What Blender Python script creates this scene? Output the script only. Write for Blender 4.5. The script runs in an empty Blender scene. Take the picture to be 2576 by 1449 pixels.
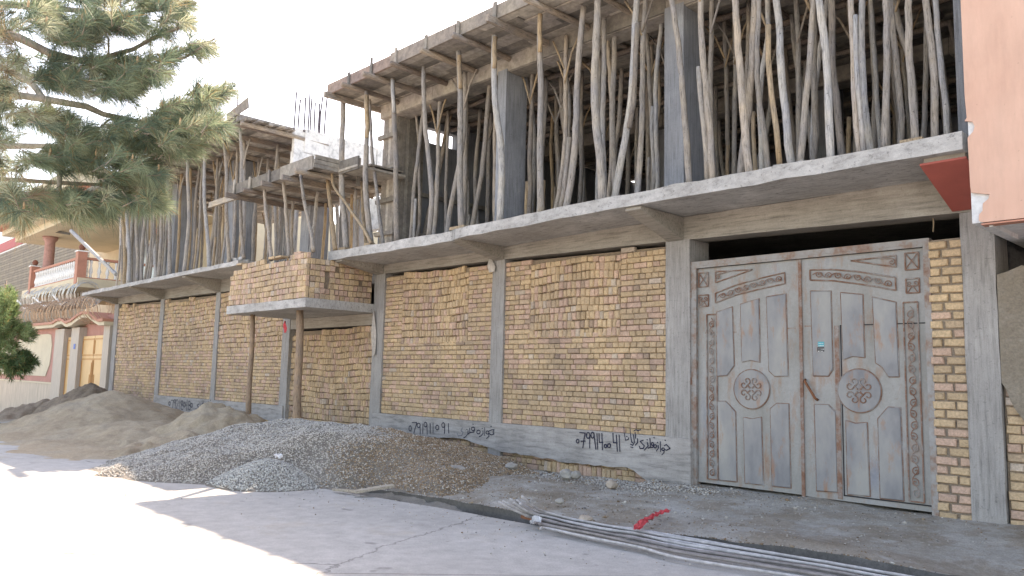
import bpy, math, random
import numpy as np
from mathutils import Vector, Matrix
random.seed(11); RNG=np.random.default_rng(11)
C=bpy.context.scene.collection
# ------------------------------------------------------------------ camera
W,H,FP=2576.,1449.,2000.
YAW,PITCH,ROLL=[math.radians(a) for a in (46.109,6.473,1.35)]
CAM=np.array([0.,-9.3935,1.38])
_fw=np.array([-math.sin(YAW)*math.cos(PITCH),math.cos(YAW)*math.cos(PITCH),math.sin(PITCH)])
_rt=np.array([math.cos(YAW),math.sin(YAW),0.]); _up=np.cross(_rt,_fw)
RT=math.cos(ROLL)*_rt+math.sin(ROLL)*_up; UP=-math.sin(ROLL)*_rt+math.cos(ROLL)*_up
cd=bpy.data.cameras.new('camera'); cam=bpy.data.objects.new('camera',cd); C.objects.link(cam)
cam.matrix_world=Matrix(((RT[0],UP[0],-_fw[0],CAM[0]),(RT[1],UP[1],-_fw[1],CAM[1]),(RT[2],UP[2],-_fw[2],CAM[2]),(0,0,0,1)))
cd.sensor_width=36; cd.lens=FP/W*36; cd.clip_end=3000; cd.clip_start=.05
bpy.context.scene.camera=cam
# ------------------------------------------------------------------ sun, sky, exposure
SUN=np.array([-4.5,4.83,7.5]); SUN=SUN/np.linalg.norm(SUN)
EL=math.asin(SUN[2]); AZ=math.atan2(SUN[0],SUN[1])
w=bpy.data.worlds.new('World'); bpy.context.scene.world=w; w.use_nodes=True
nt=w.node_tree; sky=nt.nodes.new('ShaderNodeTexSky'); sky.sky_type='NISHITA'; sky.sun_disc=False
sky.sun_elevation=EL; sky.sun_rotation=AZ; sky.air_density=1.2; sky.dust_density=3.5; sky.altitude=1200
nt.links.new(sky.outputs[0],nt.nodes['Background'].inputs[0]); nt.nodes['Background'].inputs[1].default_value=.15
sl=bpy.data.lights.new('sun','SUN'); sl.energy=3.2; sl.angle=math.radians(.5); sl.color=(1,.95,.87)
so=bpy.data.objects.new('sun',sl); C.objects.link(so); so.rotation_euler=Vector(-SUN).to_track_quat('-Z','Y').to_euler()
vs=bpy.context.scene.view_settings; vs.view_transform='Standard'; vs.look='None'; vs.exposure=2.03; vs.gamma=1; vs.use_white_balance=True; vs.white_balance_temperature=8300; vs.white_balance_tint=17
# ------------------------------------------------------------------ picture -> world helpers (points on real planes)
REG={0:(0,0,1.),1:(0,0,.3335),2:(859.1,0,.3335),3:(1718.2,0,.3335),4:(0,483,.3335),5:(859.1,483,.3335),6:(1718.2,483,.3335),
     7:(0,966,.3335),8:(859.1,966,.3335),9:(1718.2,966,.3335),'a':(377.3,220.1,.3082),'b':(0,440.2,.1736),'c':(0,723.2,.2605)}
def px(r,x,y): a,b,s=REG[r]; return a+s*x,b+s*y
def ray(x,y): return _fw+(x-W/2)/FP*RT-(y-H/2)/FP*UP
def onY(r,x,y,Y=0.): d=ray(*px(r,x,y)); return CAM+d*(Y-CAM[1])/d[1]
def onZ(r,x,y,Z=0.): d=ray(*px(r,x,y)); return CAM+d*(Z-CAM[2])/d[2]
def onX(r,x,y,X=0.): d=ray(*px(r,x,y)); return CAM+d*(X-CAM[0])/d[0]
def atD(r,x,y,D): d=ray(*px(r,x,y)); return CAM+d*D
def ip(t,xs,ys): return float(np.interp(t,xs,ys))
# ------------------------------------------------------------------ mesh builder
class MB:
    def __init__(s): s.v=[]; s.f=[]; s.c=[]
    def add(s,vs,fs,col=None):
        n=len(s.v); s.v.extend([tuple(map(float,p)) for p in vs])
        for f in fs: s.f.append(tuple(i+n for i in f)); s.c.append(col or (1,1,1))
        return s
    def box(s,x0,x1,y0,y1,z0,z1,col=None,j=0.):
        P=[(x,y,z) for z in (z0,z1) for y in (y0,y1) for x in (x0,x1)]
        if j: P=[tuple(a+random.uniform(-j,j) for a in p) for p in P]
        return s.add(P,[(0,2,3,1),(4,5,7,6),(0,1,5,4),(2,6,7,3),(0,4,6,2),(1,3,7,5)],col)
    def hexa(s,P,col=None): # 8 points: bottom 4 ccw, top 4 ccw
        return s.add(P,[(3,2,1,0),(4,5,6,7),(0,1,5,4),(1,2,6,5),(2,3,7,6),(3,0,4,7)],col)
    def grid_box(s,x0,x1,y0,y1,zb0,zb1,zt0,zt1,nx=1,col=None,jit=0.,jz=0.): # long box along X with end heights, subdivided and roughened
        xs=np.linspace(x0,x1,nx+1); rings=[]
        for x in xs:
            t=(x-x0)/(x1-x0); b=zb0+(zb1-zb0)*t; u=zt0+(zt1-zt0)*t; r=lambda a:random.uniform(-a,a)
            rings.append([(x,y0+r(jit),b+r(jz)),(x,y1,b),(x,y1,u),(x,y0+r(jit),u+r(jz))])
        V=[p for q in rings for p in q]; Fs=[(0,3,2,1)]
        for i in range(nx):
            a=4*i
            for k in range(4): Fs.append((a+k,a+(k+1)%4,a+4+(k+1)%4,a+4+k))
        a=4*nx; Fs.append((a,a+1,a+2,a+3)); return s.add(V,Fs,col)
    def prism(s,pts,y0,y1,col=None): # polygon in xz extruded along y
        n=len(pts); V=[(p[0],y0,p[1]) for p in pts]+[(p[0],y1,p[1]) for p in pts]
        return s.add(V,[tuple(range(n)),tuple(range(2*n-1,n-1,-1))]+[(i,i+n,(i+1)%n+n,(i+1)%n) for i in range(n)],col)
    def prismx(s,pts,x0,x1,col=None): # polygon in yz extruded along x
        n=len(pts); V=[(x0,p[0],p[1]) for p in pts]+[(x1,p[0],p[1]) for p in pts]
        return s.add(V,[tuple(range(n)),tuple(range(2*n-1,n-1,-1))]+[(i,i+n,(i+1)%n+n,(i+1)%n) for i in range(n)],col)
    def tube(s,P,R,n=8,col=None,cap=True,rough=0.):
        P=[np.array(p,float) for p in P]
        if not hasattr(R,'__len__'): R=[R]*len(P)
        rings=[]; ref=None
        for i,p in enumerate(P):
            d=P[min(i+1,len(P)-1)]-P[max(i-1,0)]; d=d/(np.linalg.norm(d)+1e-9)
            if ref is None: ref=np.array([1.,0,0]) if abs(d[0])<.8 else np.array([0,1.,0])
            a=ref-d*(ref@d); a/=np.linalg.norm(a)+1e-9; b=np.cross(d,a); ref=a
            for k in range(n):
                t=2*math.pi*k/n; r=R[i]*(1+random.uniform(-rough,rough))
                rings.append(p+r*(math.cos(t)*a+math.sin(t)*b))
        Fs=[]
        for i in range(len(P)-1):
            for k in range(n): Fs.append((i*n+k,i*n+(k+1)%n,(i+1)*n+(k+1)%n,(i+1)*n+k))
        if cap: Fs.append(tuple(range(n-1,-1,-1))); Fs.append(tuple((len(P)-1)*n+k for k in range(n)))
        return s.add(rings,Fs,col)
    def lathe(s,cx,cy,prof,n=14,col=None):
        V=[];Fs=[]
        for z,r in prof:
            for k in range(n): V.append((cx+r*math.cos(2*math.pi*k/n),cy+r*math.sin(2*math.pi*k/n),z))
        for i in range(len(prof)-1):
            for k in range(n): Fs.append((i*n+k,i*n+(k+1)%n,(i+1)*n+(k+1)%n,(i+1)*n+k))
        Fs.append(tuple(range(n-1,-1,-1))); Fs.append(tuple((len(prof)-1)*n+k for k in range(n)))
        return s.add(V,Fs,col)
    def build(s,name,mat,parent=None,loc=None,smooth=False,color=False):
        me=bpy.data.meshes.new(name); V=s.v
        if loc is not None: V=[(a-loc[0],b-loc[1],c-loc[2]) for a,b,c in V]
        me.from_pydata(V,[],s.f); me.update()
        if color:
            at=me.color_attributes.new('Col','FLOAT_COLOR','CORNER')
            cols=np.array([(*c,1.) for c in s.c]); ln=np.array([len(f) for f in s.f])
            at.data.foreach_set('color',np.repeat(cols,ln,axis=0).ravel())
        if smooth: me.polygons.foreach_set('use_smooth',[True]*len(me.polygons))
        me.materials.append(mat)
        o=bpy.data.objects.new(name,me); C.objects.link(o)
        if parent is not None: o.parent=parent
        if loc is not None: o.location=loc
        return o
def tag(o,label=None,cat=None,group=None,kind=None):
    for k,v in (('label',label),('category',cat),('group',group),('kind',kind)):
        if v: o[k]=v
    return o
def thing(name,label,cat,loc=(0,0,0),group=None):
    o=bpy.data.objects.new(name,None); C.objects.link(o); o.location=loc; o.empty_display_size=.2
    return tag(o,label,cat,group)
# ------------------------------------------------------------------ materials
def mat(name,rough=.85,metal=0.):
    m=bpy.data.materials.new(name); m.use_nodes=True; n=m.node_tree; b=n.nodes['Principled BSDF']
    b.inputs['Roughness'].default_value=rough; b.inputs['Metallic'].default_value=metal
    b.inputs['Specular IOR Level'].default_value=.25
    return m,n,b
def N(n,t,**k):
    x=n.nodes.new('ShaderNode'+t)
    for a,b in k.items():
        if a in x.inputs: x.inputs[a].default_value=b
        else: setattr(x,a,b)
    return x
def coords(n,scale=(1,1,1),rnd=False):
    tc=N(n,'TexCoord'); mp=N(n,'Mapping'); mp.inputs['Scale'].default_value=scale
    n.links.new(tc.outputs['Object'],mp.inputs[0])
    if rnd:
        oi=N(n,'ObjectInfo'); mu=N(n,'Math',operation='MULTIPLY'); mu.inputs[1].default_value=37.
        n.links.new(oi.outputs['Random'],mu.inputs[0]); n.links.new(mu.outputs[0],mp.inputs['Location'])
    return mp.outputs[0]
def noise(n,vec,sc,det=6.,ro=.6):
    x=N(n,'TexNoise',Scale=sc,Detail=det,Roughness=ro); n.links.new(vec,x.inputs['Vector']); return x.outputs['Fac']
def ramp(n,fac,stops):
    r=N(n,'ValToRGB'); e=r.color_ramp.elements
    while len(e)<len(stops): e.new(.5)
    for q,(p,c) in zip(e,stops): q.position=p; q.color=(*c,1) if len(c)==3 else c
    n.links.new(fac,r.inputs[0]); return r.outputs[0]
def mix(n,a,b,fac,mode='MIX'):
    x=n.nodes.new('ShaderNodeMix'); x.data_type='RGBA'; x.blend_type=mode
    for s,v in ((x.inputs['Factor'],fac),(x.inputs[6],a),(x.inputs[7],b)):
        if isinstance(v,(int,float)): s.default_value=v
        elif isinstance(v,tuple): s.default_value=(*v,1) if len(v)==3 else v
        else: n.links.new(v,s)
    return x.outputs[2]
def bump(n,b,h,st=.3,d=.01):
    x=N(n,'Bump',Strength=st,Distance=d); n.links.new(h,x.inputs['Height']); n.links.new(x.outputs[0],b.inputs['Normal'])
def base(n,b,c): n.links.new(c,b.inputs['Base Color'])
G=lambda v:(v,v,v)
def m_concrete(name,c1,c2,c3,streak=(1,1,1),bs=.35,stain=.5):
    m,n,b=mat(name,.9); v=coords(n); vs_=coords(n,streak)
    a=ramp(n,noise(n,v,1.3,8,.65),[(.3,c1),(.55,c2),(.75,c3)])
    st=noise(n,vs_,6,6,.7); a=mix(n,a,ramp(n,st,[(.3,G(.52)),(.47,G(.95)),(.66,G(1.18))]),.9,'MULTIPLY')
    sp=ramp(n,noise(n,v,22,4,.7),[(.34,G(.45)),(.42,G(1.))]); a=mix(n,a,sp,stain,'MULTIPLY')
    a=mix(n,a,ramp(n,noise(n,v,90,3,.7),[(.3,G(.8)),(.7,G(1.15))]),.6,'MULTIPLY')
    base(n,b,a)
    ad=N(n,'Math',operation='ADD'); n.links.new(st,ad.inputs[0]); n.links.new(noise(n,v,45,5,.7),ad.inputs[1]); bump(n,b,ad.outputs[0],bs,.015)
    return m
M={}
M['conc_col']=m_concrete('concrete_column',(.27,.255,.24),(.34,.325,.31),(.42,.40,.38),(5,5,.35))
M['conc_beam']=m_concrete('concrete_beam',(.27,.245,.21),(.34,.31,.27),(.42,.39,.35),(.35,5,5),stain=.35)
M['conc_slab']=m_concrete('concrete_slab',(.34,.325,.305),(.45,.435,.415),(.60,.585,.56),(.9,4,2),stain=.75)
M['conc_strip']=m_concrete('concrete_strip',(.29,.275,.26),(.37,.35,.335),(.44,.42,.40),(.4,3,3),.25,.3)
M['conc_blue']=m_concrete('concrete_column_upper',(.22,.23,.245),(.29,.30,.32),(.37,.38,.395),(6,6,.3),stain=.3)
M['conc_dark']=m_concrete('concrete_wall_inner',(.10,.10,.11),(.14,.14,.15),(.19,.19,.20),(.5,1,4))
M['white_block']=m_concrete('pale_blocks',(.72,.70,.66),(.80,.78,.74),(.84,.82,.79),(1,1,1),stain=.15)
def m_attr(name,rough=.9,ns=30,lo=.72,hi=1.2,bs=.5,bd=.006,big=None,sub=0.):
    m,n,b=mat(name,rough); v=coords(n); at=N(n,'Attribute'); at.attribute_name='Col'
    a=mix(n,at.outputs['Color'],ramp(n,noise(n,v,ns,5,.7),[(.28,G(lo)),(.7,G(hi))]),1.,'MULTIPLY')
    if big: a=mix(n,a,ramp(n,noise(n,v,big,5,.6),[(.3,(.8,.8,.84)),(.65,(1.08,1.06,1.0))]),1.,'MULTIPLY')
    base(n,b,a); bump(n,b,noise(n,v,ns*1.7,5,.75),bs,bd); return m
M['brick']=m_attr('brick_buff',.92,38,.66,1.22,.7,.008,1.1)
M['stone']=m_attr('gravel_stone',.85,60,.8,1.15,.3)
M['planks']=m_attr('formwork_planks',.85,9,.6,1.25,.5,.006,1.6)
def m_wood(name,cols,band=(9,9,.9)):
    m,n,b=mat(name,.8); v=coords(n,(1,1,1),True); vb=coords(n,band,True)
    oi=N(n,'ObjectInfo'); a=ramp(n,oi.outputs['Random'],cols)
    g=noise(n,vb,7,7,.75); a=mix(n,a,ramp(n,g,[(.33,G(.22)),(.44,G(.80)),(.62,G(1.25))]),.95,'MULTIPLY')
    a=mix(n,a,ramp(n,noise(n,v,2.2,4,.6),[(.35,(.82,.84,.9)),(.65,(1.12,1.04,.92))]),.9,'MULTIPLY')
    k=ramp(n,noise(n,v,38,2,.5),[(.27,G(.3)),(.32,G(1))]); a=mix(n,a,k,.8,'MULTIPLY')
    base(n,b,a); bump(n,b,g,.7,.012); return m
M['pole']=m_wood('weathered_pole',[(0,(.24,.21,.185)),(.2,(.39,.36,.33)),(.4,(.29,.265,.24)),(.55,(.43,.37,.31)),(.7,(.35,.325,.305)),(.85,(.43,.42,.405)),(1,(.55,.53,.51))])
M['pole_tan']=m_wood('fresh_pole',[(0,(.37,.28,.19)),(1,(.45,.35,.24))])
M['post']=m_wood('brown_post',[(0,(.30,.21,.15)),(1,(.36,.27,.20))])
M['timber']=m_wood('sawn_timber',[(0,(.18,.145,.125)),(.5,(.27,.225,.19)),(1,(.37,.32,.27))],(9,.9,9))
M['plank_end']=m_wood('board',[(0,(.38,.33,.27)),(1,(.46,.41,.34))],(.9,9,9))
def m_ground(name,c,sc=1.,bs=.5,bd=.02,fine=60):
    m,n,b=mat(name,.95); v=coords(n)
    a=ramp(n,noise(n,v,.55*sc,9,.65),[(.3,c[0]),(.5,c[1]),(.7,c[2])])
    a=mix(n,a,ramp(n,noise(n,v,7*sc,6,.7),[(.3,G(.82)),(.65,G(1.1))]),.9,'MULTIPLY')
    a=mix(n,a,ramp(n,noise(n,v,fine,3,.75),[(.3,G(.75)),(.7,G(1.2))]),.8,'MULTIPLY')
    base(n,b,a); bump(n,b,noise(n,v,fine*.6,6,.75),bs,bd); return m
def m_road():
    m=m_ground('road_concrete',[(.375,.36,.335),(.43,.415,.39),(.475,.46,.435)],.8,.15,.006,90); n=m.node_tree; b=n.nodes['Principled BSDF']; c=b.inputs['Base Color'].links[0].from_socket; v=coords(n)
    vo=N(n,'TexVoronoi',feature='DISTANCE_TO_EDGE',Scale=.30); n.links.new(mix(n,v,noise(n,v,1.5,8,.75),.22),vo.inputs['Vector']); cr=ramp(n,vo.outputs['Distance'],[(0,G(.45)),(.0035,G(1))]); a=mix(n,c,cr,1.,'MULTIPLY')
    a=mix(n,a,(.40,.34,.26),ramp(n,noise(n,v,.9,9,.7),[(.58,G(0)),(.72,G(.55))])); a=mix(n,a,ramp(n,noise(n,v,3.1,2,.5),[(.24,G(.62)),(.30,G(1))]),1.,'MULTIPLY'); base(n,b,a); return m
M['road']=m_road()
M['road_plain']=m_ground('road_concrete',[(.375,.36,.335),(.43,.415,.39),(.475,.46,.435)],.8,.15,.006,90)
def m_verge():
    m=m_ground('dusty_soil',[(.31,.27,.22),(.41,.385,.345),(.51,.49,.46)],1.6,.9,.035,55); n=m.node_tree; b=n.nodes['Principled BSDF']; c=b.inputs['Base Color'].links[0].from_socket; v=coords(n)
    a=mix(n,c,mix(n,c,(.80,.74,.67),1.,'MULTIPLY'),ramp(n,noise(n,v,1.1,8,.7),[(.46,G(0)),(.56,G(1))])); a=mix(n,a,(.55,.54,.52),ramp(n,noise(n,coords(n,(1,1.6,1)),1.9,8,.65),[(.6,G(0)),(.72,G(.7))])); base(n,b,a); return m
M['verge']=m_verge()
M['verge_plain']=m_ground('dusty_soil',[(.31,.27,.22),(.41,.385,.345),(.51,.49,.46)],1.6,.8,.03,55)
M['sand']=m_ground('sand',[(.33,.255,.175),(.42,.335,.235),(.38,.32,.24)],1.5,.6,.03,50)
M['darksoil']=m_ground('dark_soil',[(.20,.155,.11),(.27,.21,.155),(.33,.265,.20)],2,1.,.05,30)
M['gravelbed']=m_ground('gravel_bed',[(.19,.165,.135),(.26,.23,.195),(.32,.29,.26)],2,1.,.03,70)
M['pave']=m_ground('pavement',[(.30,.31,.33),(.35,.36,.38),(.4,.41,.42)],1,.2,.006,60)
M['fargnd']=m_ground('far_ground',[(.30,.28,.25),(.35,.33,.3),(.4,.38,.35)],.3,.2,.01,20)
def m_plain(name,c,rough=.8,var=.12,sc=4,bs=.15,metal=0.,streak=(1,1,1)):
    m,n,b=mat(name,rough,metal); v=coords(n,streak); f=noise(n,v,sc,7,.65)
    a=ramp(n,f,[(.3,tuple(x*(1-var) for x in c)),(.7,tuple(min(x*(1+var),.95) for x in c))])
    base(n,b,a); bump(n,b,noise(n,coords(n),sc*12,4,.7),bs,.004); return m
def m_pink():
    m,n,b=mat('peach_plaster',.85); v=coords(n); a=ramp(n,noise(n,v,1.2,7,.6),[(.3,(.60,.36,.27)),(.7,(.68,.44,.34))])
    vo=N(n,'TexVoronoi',feature='DISTANCE_TO_EDGE',Scale=.75); wv=mix(n,v,noise(n,v,4,6,.7),.28); n.links.new(wv,vo.inputs['Vector'])
    cr=ramp(n,vo.outputs['Distance'],[(0,G(.55)),(.004,G(1))]); msk=ramp(n,noise(n,v,.9,2,.5),[(.52,G(0)),(.60,G(1))]); a=mix(n,a,ramp(n,noise(n,coords(n,(3,3,.6)),1.6,7,.7),[(.3,G(.86)),(.6,G(1.02))]),1.,'MULTIPLY')
    a=mix(n,a,mix(n,a,cr,1.,'MULTIPLY'),msk); pit=ramp(n,noise(n,v,26,2,.6),[(.24,G(.8)),(.28,G(1))]); a=mix(n,a,pit,1.,'MULTIPLY')
    base(n,b,a); bump(n,b,noise(n,v,60,4,.7),.25,.004); return m
M['pink']=m_pink()
M['plaster_edge']=m_plain('broken_plaster',(.62,.63,.63),.9,.2,14,.5)
M['salmon']=m_plain('salmon_wall',(.46,.235,.19),.85,.12,2)
M['terracotta']=m_plain('terracotta_paint',(.47,.22,.155),.7,.12,4)
M['column_tile']=m_plain('column_tile',(.42,.24,.21),.7,.2,9)
M['cream']=m_plain('cream_wall',(.60,.52,.38),.85,.1,1.2)
M['beige_stone']=m_plain('beige_stone',(.46,.38,.30),.6,.3,2.5,.2,0,(6,6,.5))
M['pier_stone']=m_plain('pier_stone',(.45,.385,.32),.6,.15,5,.2,0,(4,4,.5))
M['orange_gate']=m_plain('orange_gate_paint',(.66,.42,.20),.45,.08,2)
M['orange_dark']=m_plain('orange_trim',(.50,.24,.08),.5,.1,2)
M['white']=m_plain('white_paint',(.78,.78,.76),.6,.06,4)
M['wire']=m_plain('razor_wire',(.55,.54,.52),.35,.2,20,.1,.7)
M['backlit_wire']=m_plain('sun_tinted_wire',(.55,.38,.26),.45,.25,20,.1,.4)  # copper tone paints in sun reflecting off the backlit wire
M['rust']=m_plain('rust',(.20,.085,.045),.85,.4,9,.5)
M['rebar']=m_plain('dusty_rebar',(.45,.43,.42),.7,.3,12,.4,.1)
M['rebar_gap']=m_plain('gap_shade_rebar',(.25,.225,.215),.7,.3,12,.4,.1)  # darker bar colour, stands in for the shaded gaps between bars
M['rebar_dark']=m_plain('dark_rebar',(.10,.08,.09),.7,.3,12,.4,.1)
M['ink']=m_plain('black_paint_marks',(.018,.02,.045),.6,.3,30,.1)
M['ink_faded']=m_plain('faded_paint_marks',(.16,.16,.19),.7,.4,30,.1)
M['red_board']=m_plain('red_board',(.40,.105,.085),.6,.12,3,.1)
M['red_cloth']=m_plain('red_cloth',(.55,.07,.08),.8,.25,15,.3)
M['white_cloth']=m_plain('white_plastic',(.75,.75,.76),.6,.12,12,.3)
M['dirty_cloth']=m_plain('dirty_cloth',(.46,.42,.38),.9,.25,12,.4)
M['dark_glass']=m_plain('dark_glass',(.05,.07,.09),.1,.2,3,0.)
M['pale_glass']=m_plain('pale_glass',(.38,.46,.52),.15,.15,2,0.)
M['brown_trim']=m_plain('brown_trim',(.22,.09,.06),.6,.2,5)
M['bark']=m_plain('pine_bark',(.30,.24,.19),.95,.4,14,1.,0,(1,1,.4))
M['bark_pale']=m_plain('dead_bark',(.52,.47,.41),.95,.3,14,1.)
M['cone']=m_plain('pine_bud',(.50,.34,.20),.8,.25,30)
M['redroof']=m_plain('red_sheet',(.45,.04,.05),.5,.08,2)
M['blueroof']=m_plain('pale_blue_sheet',(.55,.60,.68),.5,.08,2)
M['mud']=m_ground('rough_render',[(.24,.20,.16),(.30,.255,.20),(.35,.31,.26)],3,1.,.03,40)
M['teal']=m_plain('teal_sticker',(.06,.36,.42),.5,.1,5); M['black']=m_plain('black_print',(.02,.02,.025),.5,.2,5)
M['blueplate']=m_plain('blue_plate',(.08,.16,.45),.5,.1,5)
def m_needle(name,cols):
    m,n,b=mat(name,.55); at=N(n,'Attribute'); at.attribute_name='Col'; base(n,b,at.outputs['Color'])
    tr=N(n,'BsdfTranslucent'); n.links.new(at.outputs['Color'],tr.inputs[0]); mx=N(n,'MixShader'); mx.inputs[0].default_value=.42
    n.links.new(b.outputs[0],mx.inputs[1]); n.links.new(tr.outputs[0],mx.inputs[2]); n.links.new(mx.outputs[0],n.nodes['Material Output'].inputs[0]); return m
M['needle']=m_needle('pine_needles',0)
def m_gate():
    m,n,b=mat('gate_sheet_steel',.5,.15); v=coords(n); vz=coords(n,(1.3,1,.5))
    a=ramp(n,noise(n,vz,1.5,7,.6),[(.28,(.22,.215,.20)),(.45,(.29,.288,.275)),(.6,(.33,.33,.325)),(.75,(.23,.245,.28))])
    a=mix(n,a,ramp(n,noise(n,coords(n,(7,1,7)),3,6,.8),[(.3,G(.85)),(.7,G(1.1))]),.8,'MULTIPLY')
    r=ramp(n,noise(n,coords(n,(2.4,1,.8)),2.2,9,.72),[(.52,G(0)),(.62,G(.45)),(.74,G(1))]); a=mix(n,a,(.30,.155,.085),r)
    f=ramp(n,noise(n,v,34,4,.7),[(.66,G(0)),(.72,G(.8))]); a=mix(n,a,(.22,.1,.06),f)
    base(n,b,a); bump(n,b,noise(n,v,3,5,.5),.25,.02); return m
M['gate']=m_gate()
def m_gatepanel():
    m,n,b=mat('gate_panel_steel',.42,.2); v=coords(n,(1,1,.45))
    a=ramp(n,noise(n,v,2.3,7,.62),[(.3,(.155,.16,.18)),(.48,(.245,.25,.26)),(.66,(.32,.32,.31))])
    r=ramp(n,noise(n,coords(n,(2.4,1,.7)),2.6,9,.72),[(.55,G(0)),(.64,G(.5)),(.76,G(1))]); a=mix(n,a,(.33,.16,.08),r)
    base(n,b,a); bump(n,b,noise(n,v,3,5,.5),.3,.02); return m
M['gate_panel']=m_gatepanel()
def m_gaterust():
    m,n,b=mat('rusted_gate_edge',.8); v=coords(n); a=ramp(n,noise(n,v,5,8,.75),[(.33,(.16,.075,.05)),(.46,(.24,.135,.095)),(.56,(.27,.225,.20)),(.68,(.34,.33,.325))])
    base(n,b,a); bump(n,b,noise(n,v,50,4,.7),.5,.004); return m
M['gate_rust']=m_gaterust()
def m_gframe():
    m,n,b=mat('gate_frame_steel',.7); v=coords(n,(1,1,1)); a=ramp(n,noise(n,v,4,9,.75),[(.34,(.20,.10,.07)),(.45,(.27,.20,.165)),(.53,(.30,.285,.27)),(.7,(.36,.355,.35))]); base(n,b,a); bump(n,b,noise(n,v,40,4,.7),.4,.004); return m
M['gate_frame']=m_gframe()
# ------------------------------------------------------------------ noise for terrain
_perm=RNG.random((64,64))
def vn(x,y):
    xi=np.floor(x).astype(int); yi=np.floor(y).astype(int); fx=x-xi; fy=y-yi; fx=fx*fx*(3-2*fx); fy=fy*fy*(3-2*fy)
    g=lambda a,b:_perm[a%64,b%64]
    return (g(xi,yi)*(1-fx)+g(xi+1,yi)*fx)*(1-fy)+(g(xi,yi+1)*(1-fx)+g(xi+1,yi+1)*fx)*fy-.5
def fbm(x,y,o=4):
    s=0;a=1.
    for k in range(o): s=s+a*vn(x*2**k+17*k,y*2**k+5*k); a*=.5
    return s
# road edge line (kerbless edge of the ditch) in world
RE=[(-60,-4.3),(-24,-4.1),(-12,-3.85),(-8.8,-3.5),(-6.0,-3.2),(-2.74,-2.6),(0,-2.2),(12,-1.6)]
def red(x): return np.interp(x,[a for a,b in RE],[b for a,b in RE])
def slope(x): return np.interp(x,[-60,-46,-35,-24,-16,20],[-1.6,-1.05,-.32,-.06,0,0])
def zroad(x): return -.15+slope(x)
def sheet(name,x0,x1,yf,zf,nx,ny,m,xs=None):
    xs=np.linspace(x0,x1,nx+1) if xs is None else xs; nx=len(xs)-1; V=[];Fs=[]
    for i in range(nx+1):
        a,b=yf(xs[i]); ys=np.linspace(a,b,ny+1)
        for y in ys: V.append((xs[i],y,0))
    V=np.array(V); V[:,2]=zf(V[:,0],V[:,1])
    for i in range(nx):
        for j in range(ny):
            a=i*(ny+1)+j; Fs.append((a,a+ny+1,a+ny+2,a+1))
    b=MB(); b.v=[tuple(p) for p in V]; b.f=Fs; b.c=[(1,1,1)]*len(Fs)
    return b.build(name,m,smooth=True)
xs=np.concatenate([[-300,-150,-90],np.linspace(-60,4,129),[8,12,40,120]])
tag(sheet('road',0,0,lambda x:(-40.,red(x)),lambda x,y:zroad(x)+.012*fbm(x*.8,y*.8)+(.008*fbm(x*6,y*6)*(y>red(x)-.25)),0,60,M['road'],xs),kind='structure')
b=MB(); b.add([(-900,-900,-1.9),(900,-900,-1.9),(900,-39.9,-.17),(-900,-39.9,-1.75)],[(0,1,2,3)])
b.add([(-900,20,-1.75),(900,20,-.4),(900,900,-1.9),(-900,900,-1.9)],[(0,1,2,3)]); b.add([(-900,-40,-1.75),(-290,-40,-1.75),(-290,20.1,-1.75),(-900,20.1,-1.75)],[(0,1,2,3)])
tag(b.build('ground',M['fargnd']),kind='structure')
DW=.34
def zver(x,y):
    e=red(x)+DW; t=np.clip((y-e)/(0-e),0,1.2)
    z=-.13+np.where(x<-6.75,.05,.13)*t+slope(x)+.10*np.exp(-((x+8.2)/1.8)**2-((y+1.7)/1.1)**2)+.05*np.exp(-((x+3.6)/1.2)**2-((y+2.2)/.4)**2)
    z=z-.10*np.exp(-((x+1.9)/.45)**2-((y+1.75)/.3)**2)
    return z+.05*fbm(x*.9,y*.9)*np.clip((y-e)/.25,0.2,1)+.018*fbm(x*5,y*5)
xs2=np.concatenate([np.linspace(-60,-24,60),np.linspace(-23.6,-1,330),np.linspace(-.8,12,20)])
tag(sheet('verge',0,0,lambda x:(red(x)+DW,.6),zver,0,60,M['verge'],xs2),kind='structure')
b=MB()
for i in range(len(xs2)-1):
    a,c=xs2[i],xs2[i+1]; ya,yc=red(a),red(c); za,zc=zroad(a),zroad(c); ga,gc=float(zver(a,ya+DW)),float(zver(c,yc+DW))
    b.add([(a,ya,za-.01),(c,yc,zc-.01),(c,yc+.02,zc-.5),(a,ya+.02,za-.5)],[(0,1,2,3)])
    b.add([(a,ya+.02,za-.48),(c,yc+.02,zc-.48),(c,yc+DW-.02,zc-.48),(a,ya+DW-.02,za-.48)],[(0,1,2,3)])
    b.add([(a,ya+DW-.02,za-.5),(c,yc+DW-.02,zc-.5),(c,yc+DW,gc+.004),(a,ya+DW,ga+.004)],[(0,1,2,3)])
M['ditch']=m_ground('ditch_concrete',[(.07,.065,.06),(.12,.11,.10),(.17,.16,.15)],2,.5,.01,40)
tag(b.build('drainage_ditch',M['ditch']),kind='structure')
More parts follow.
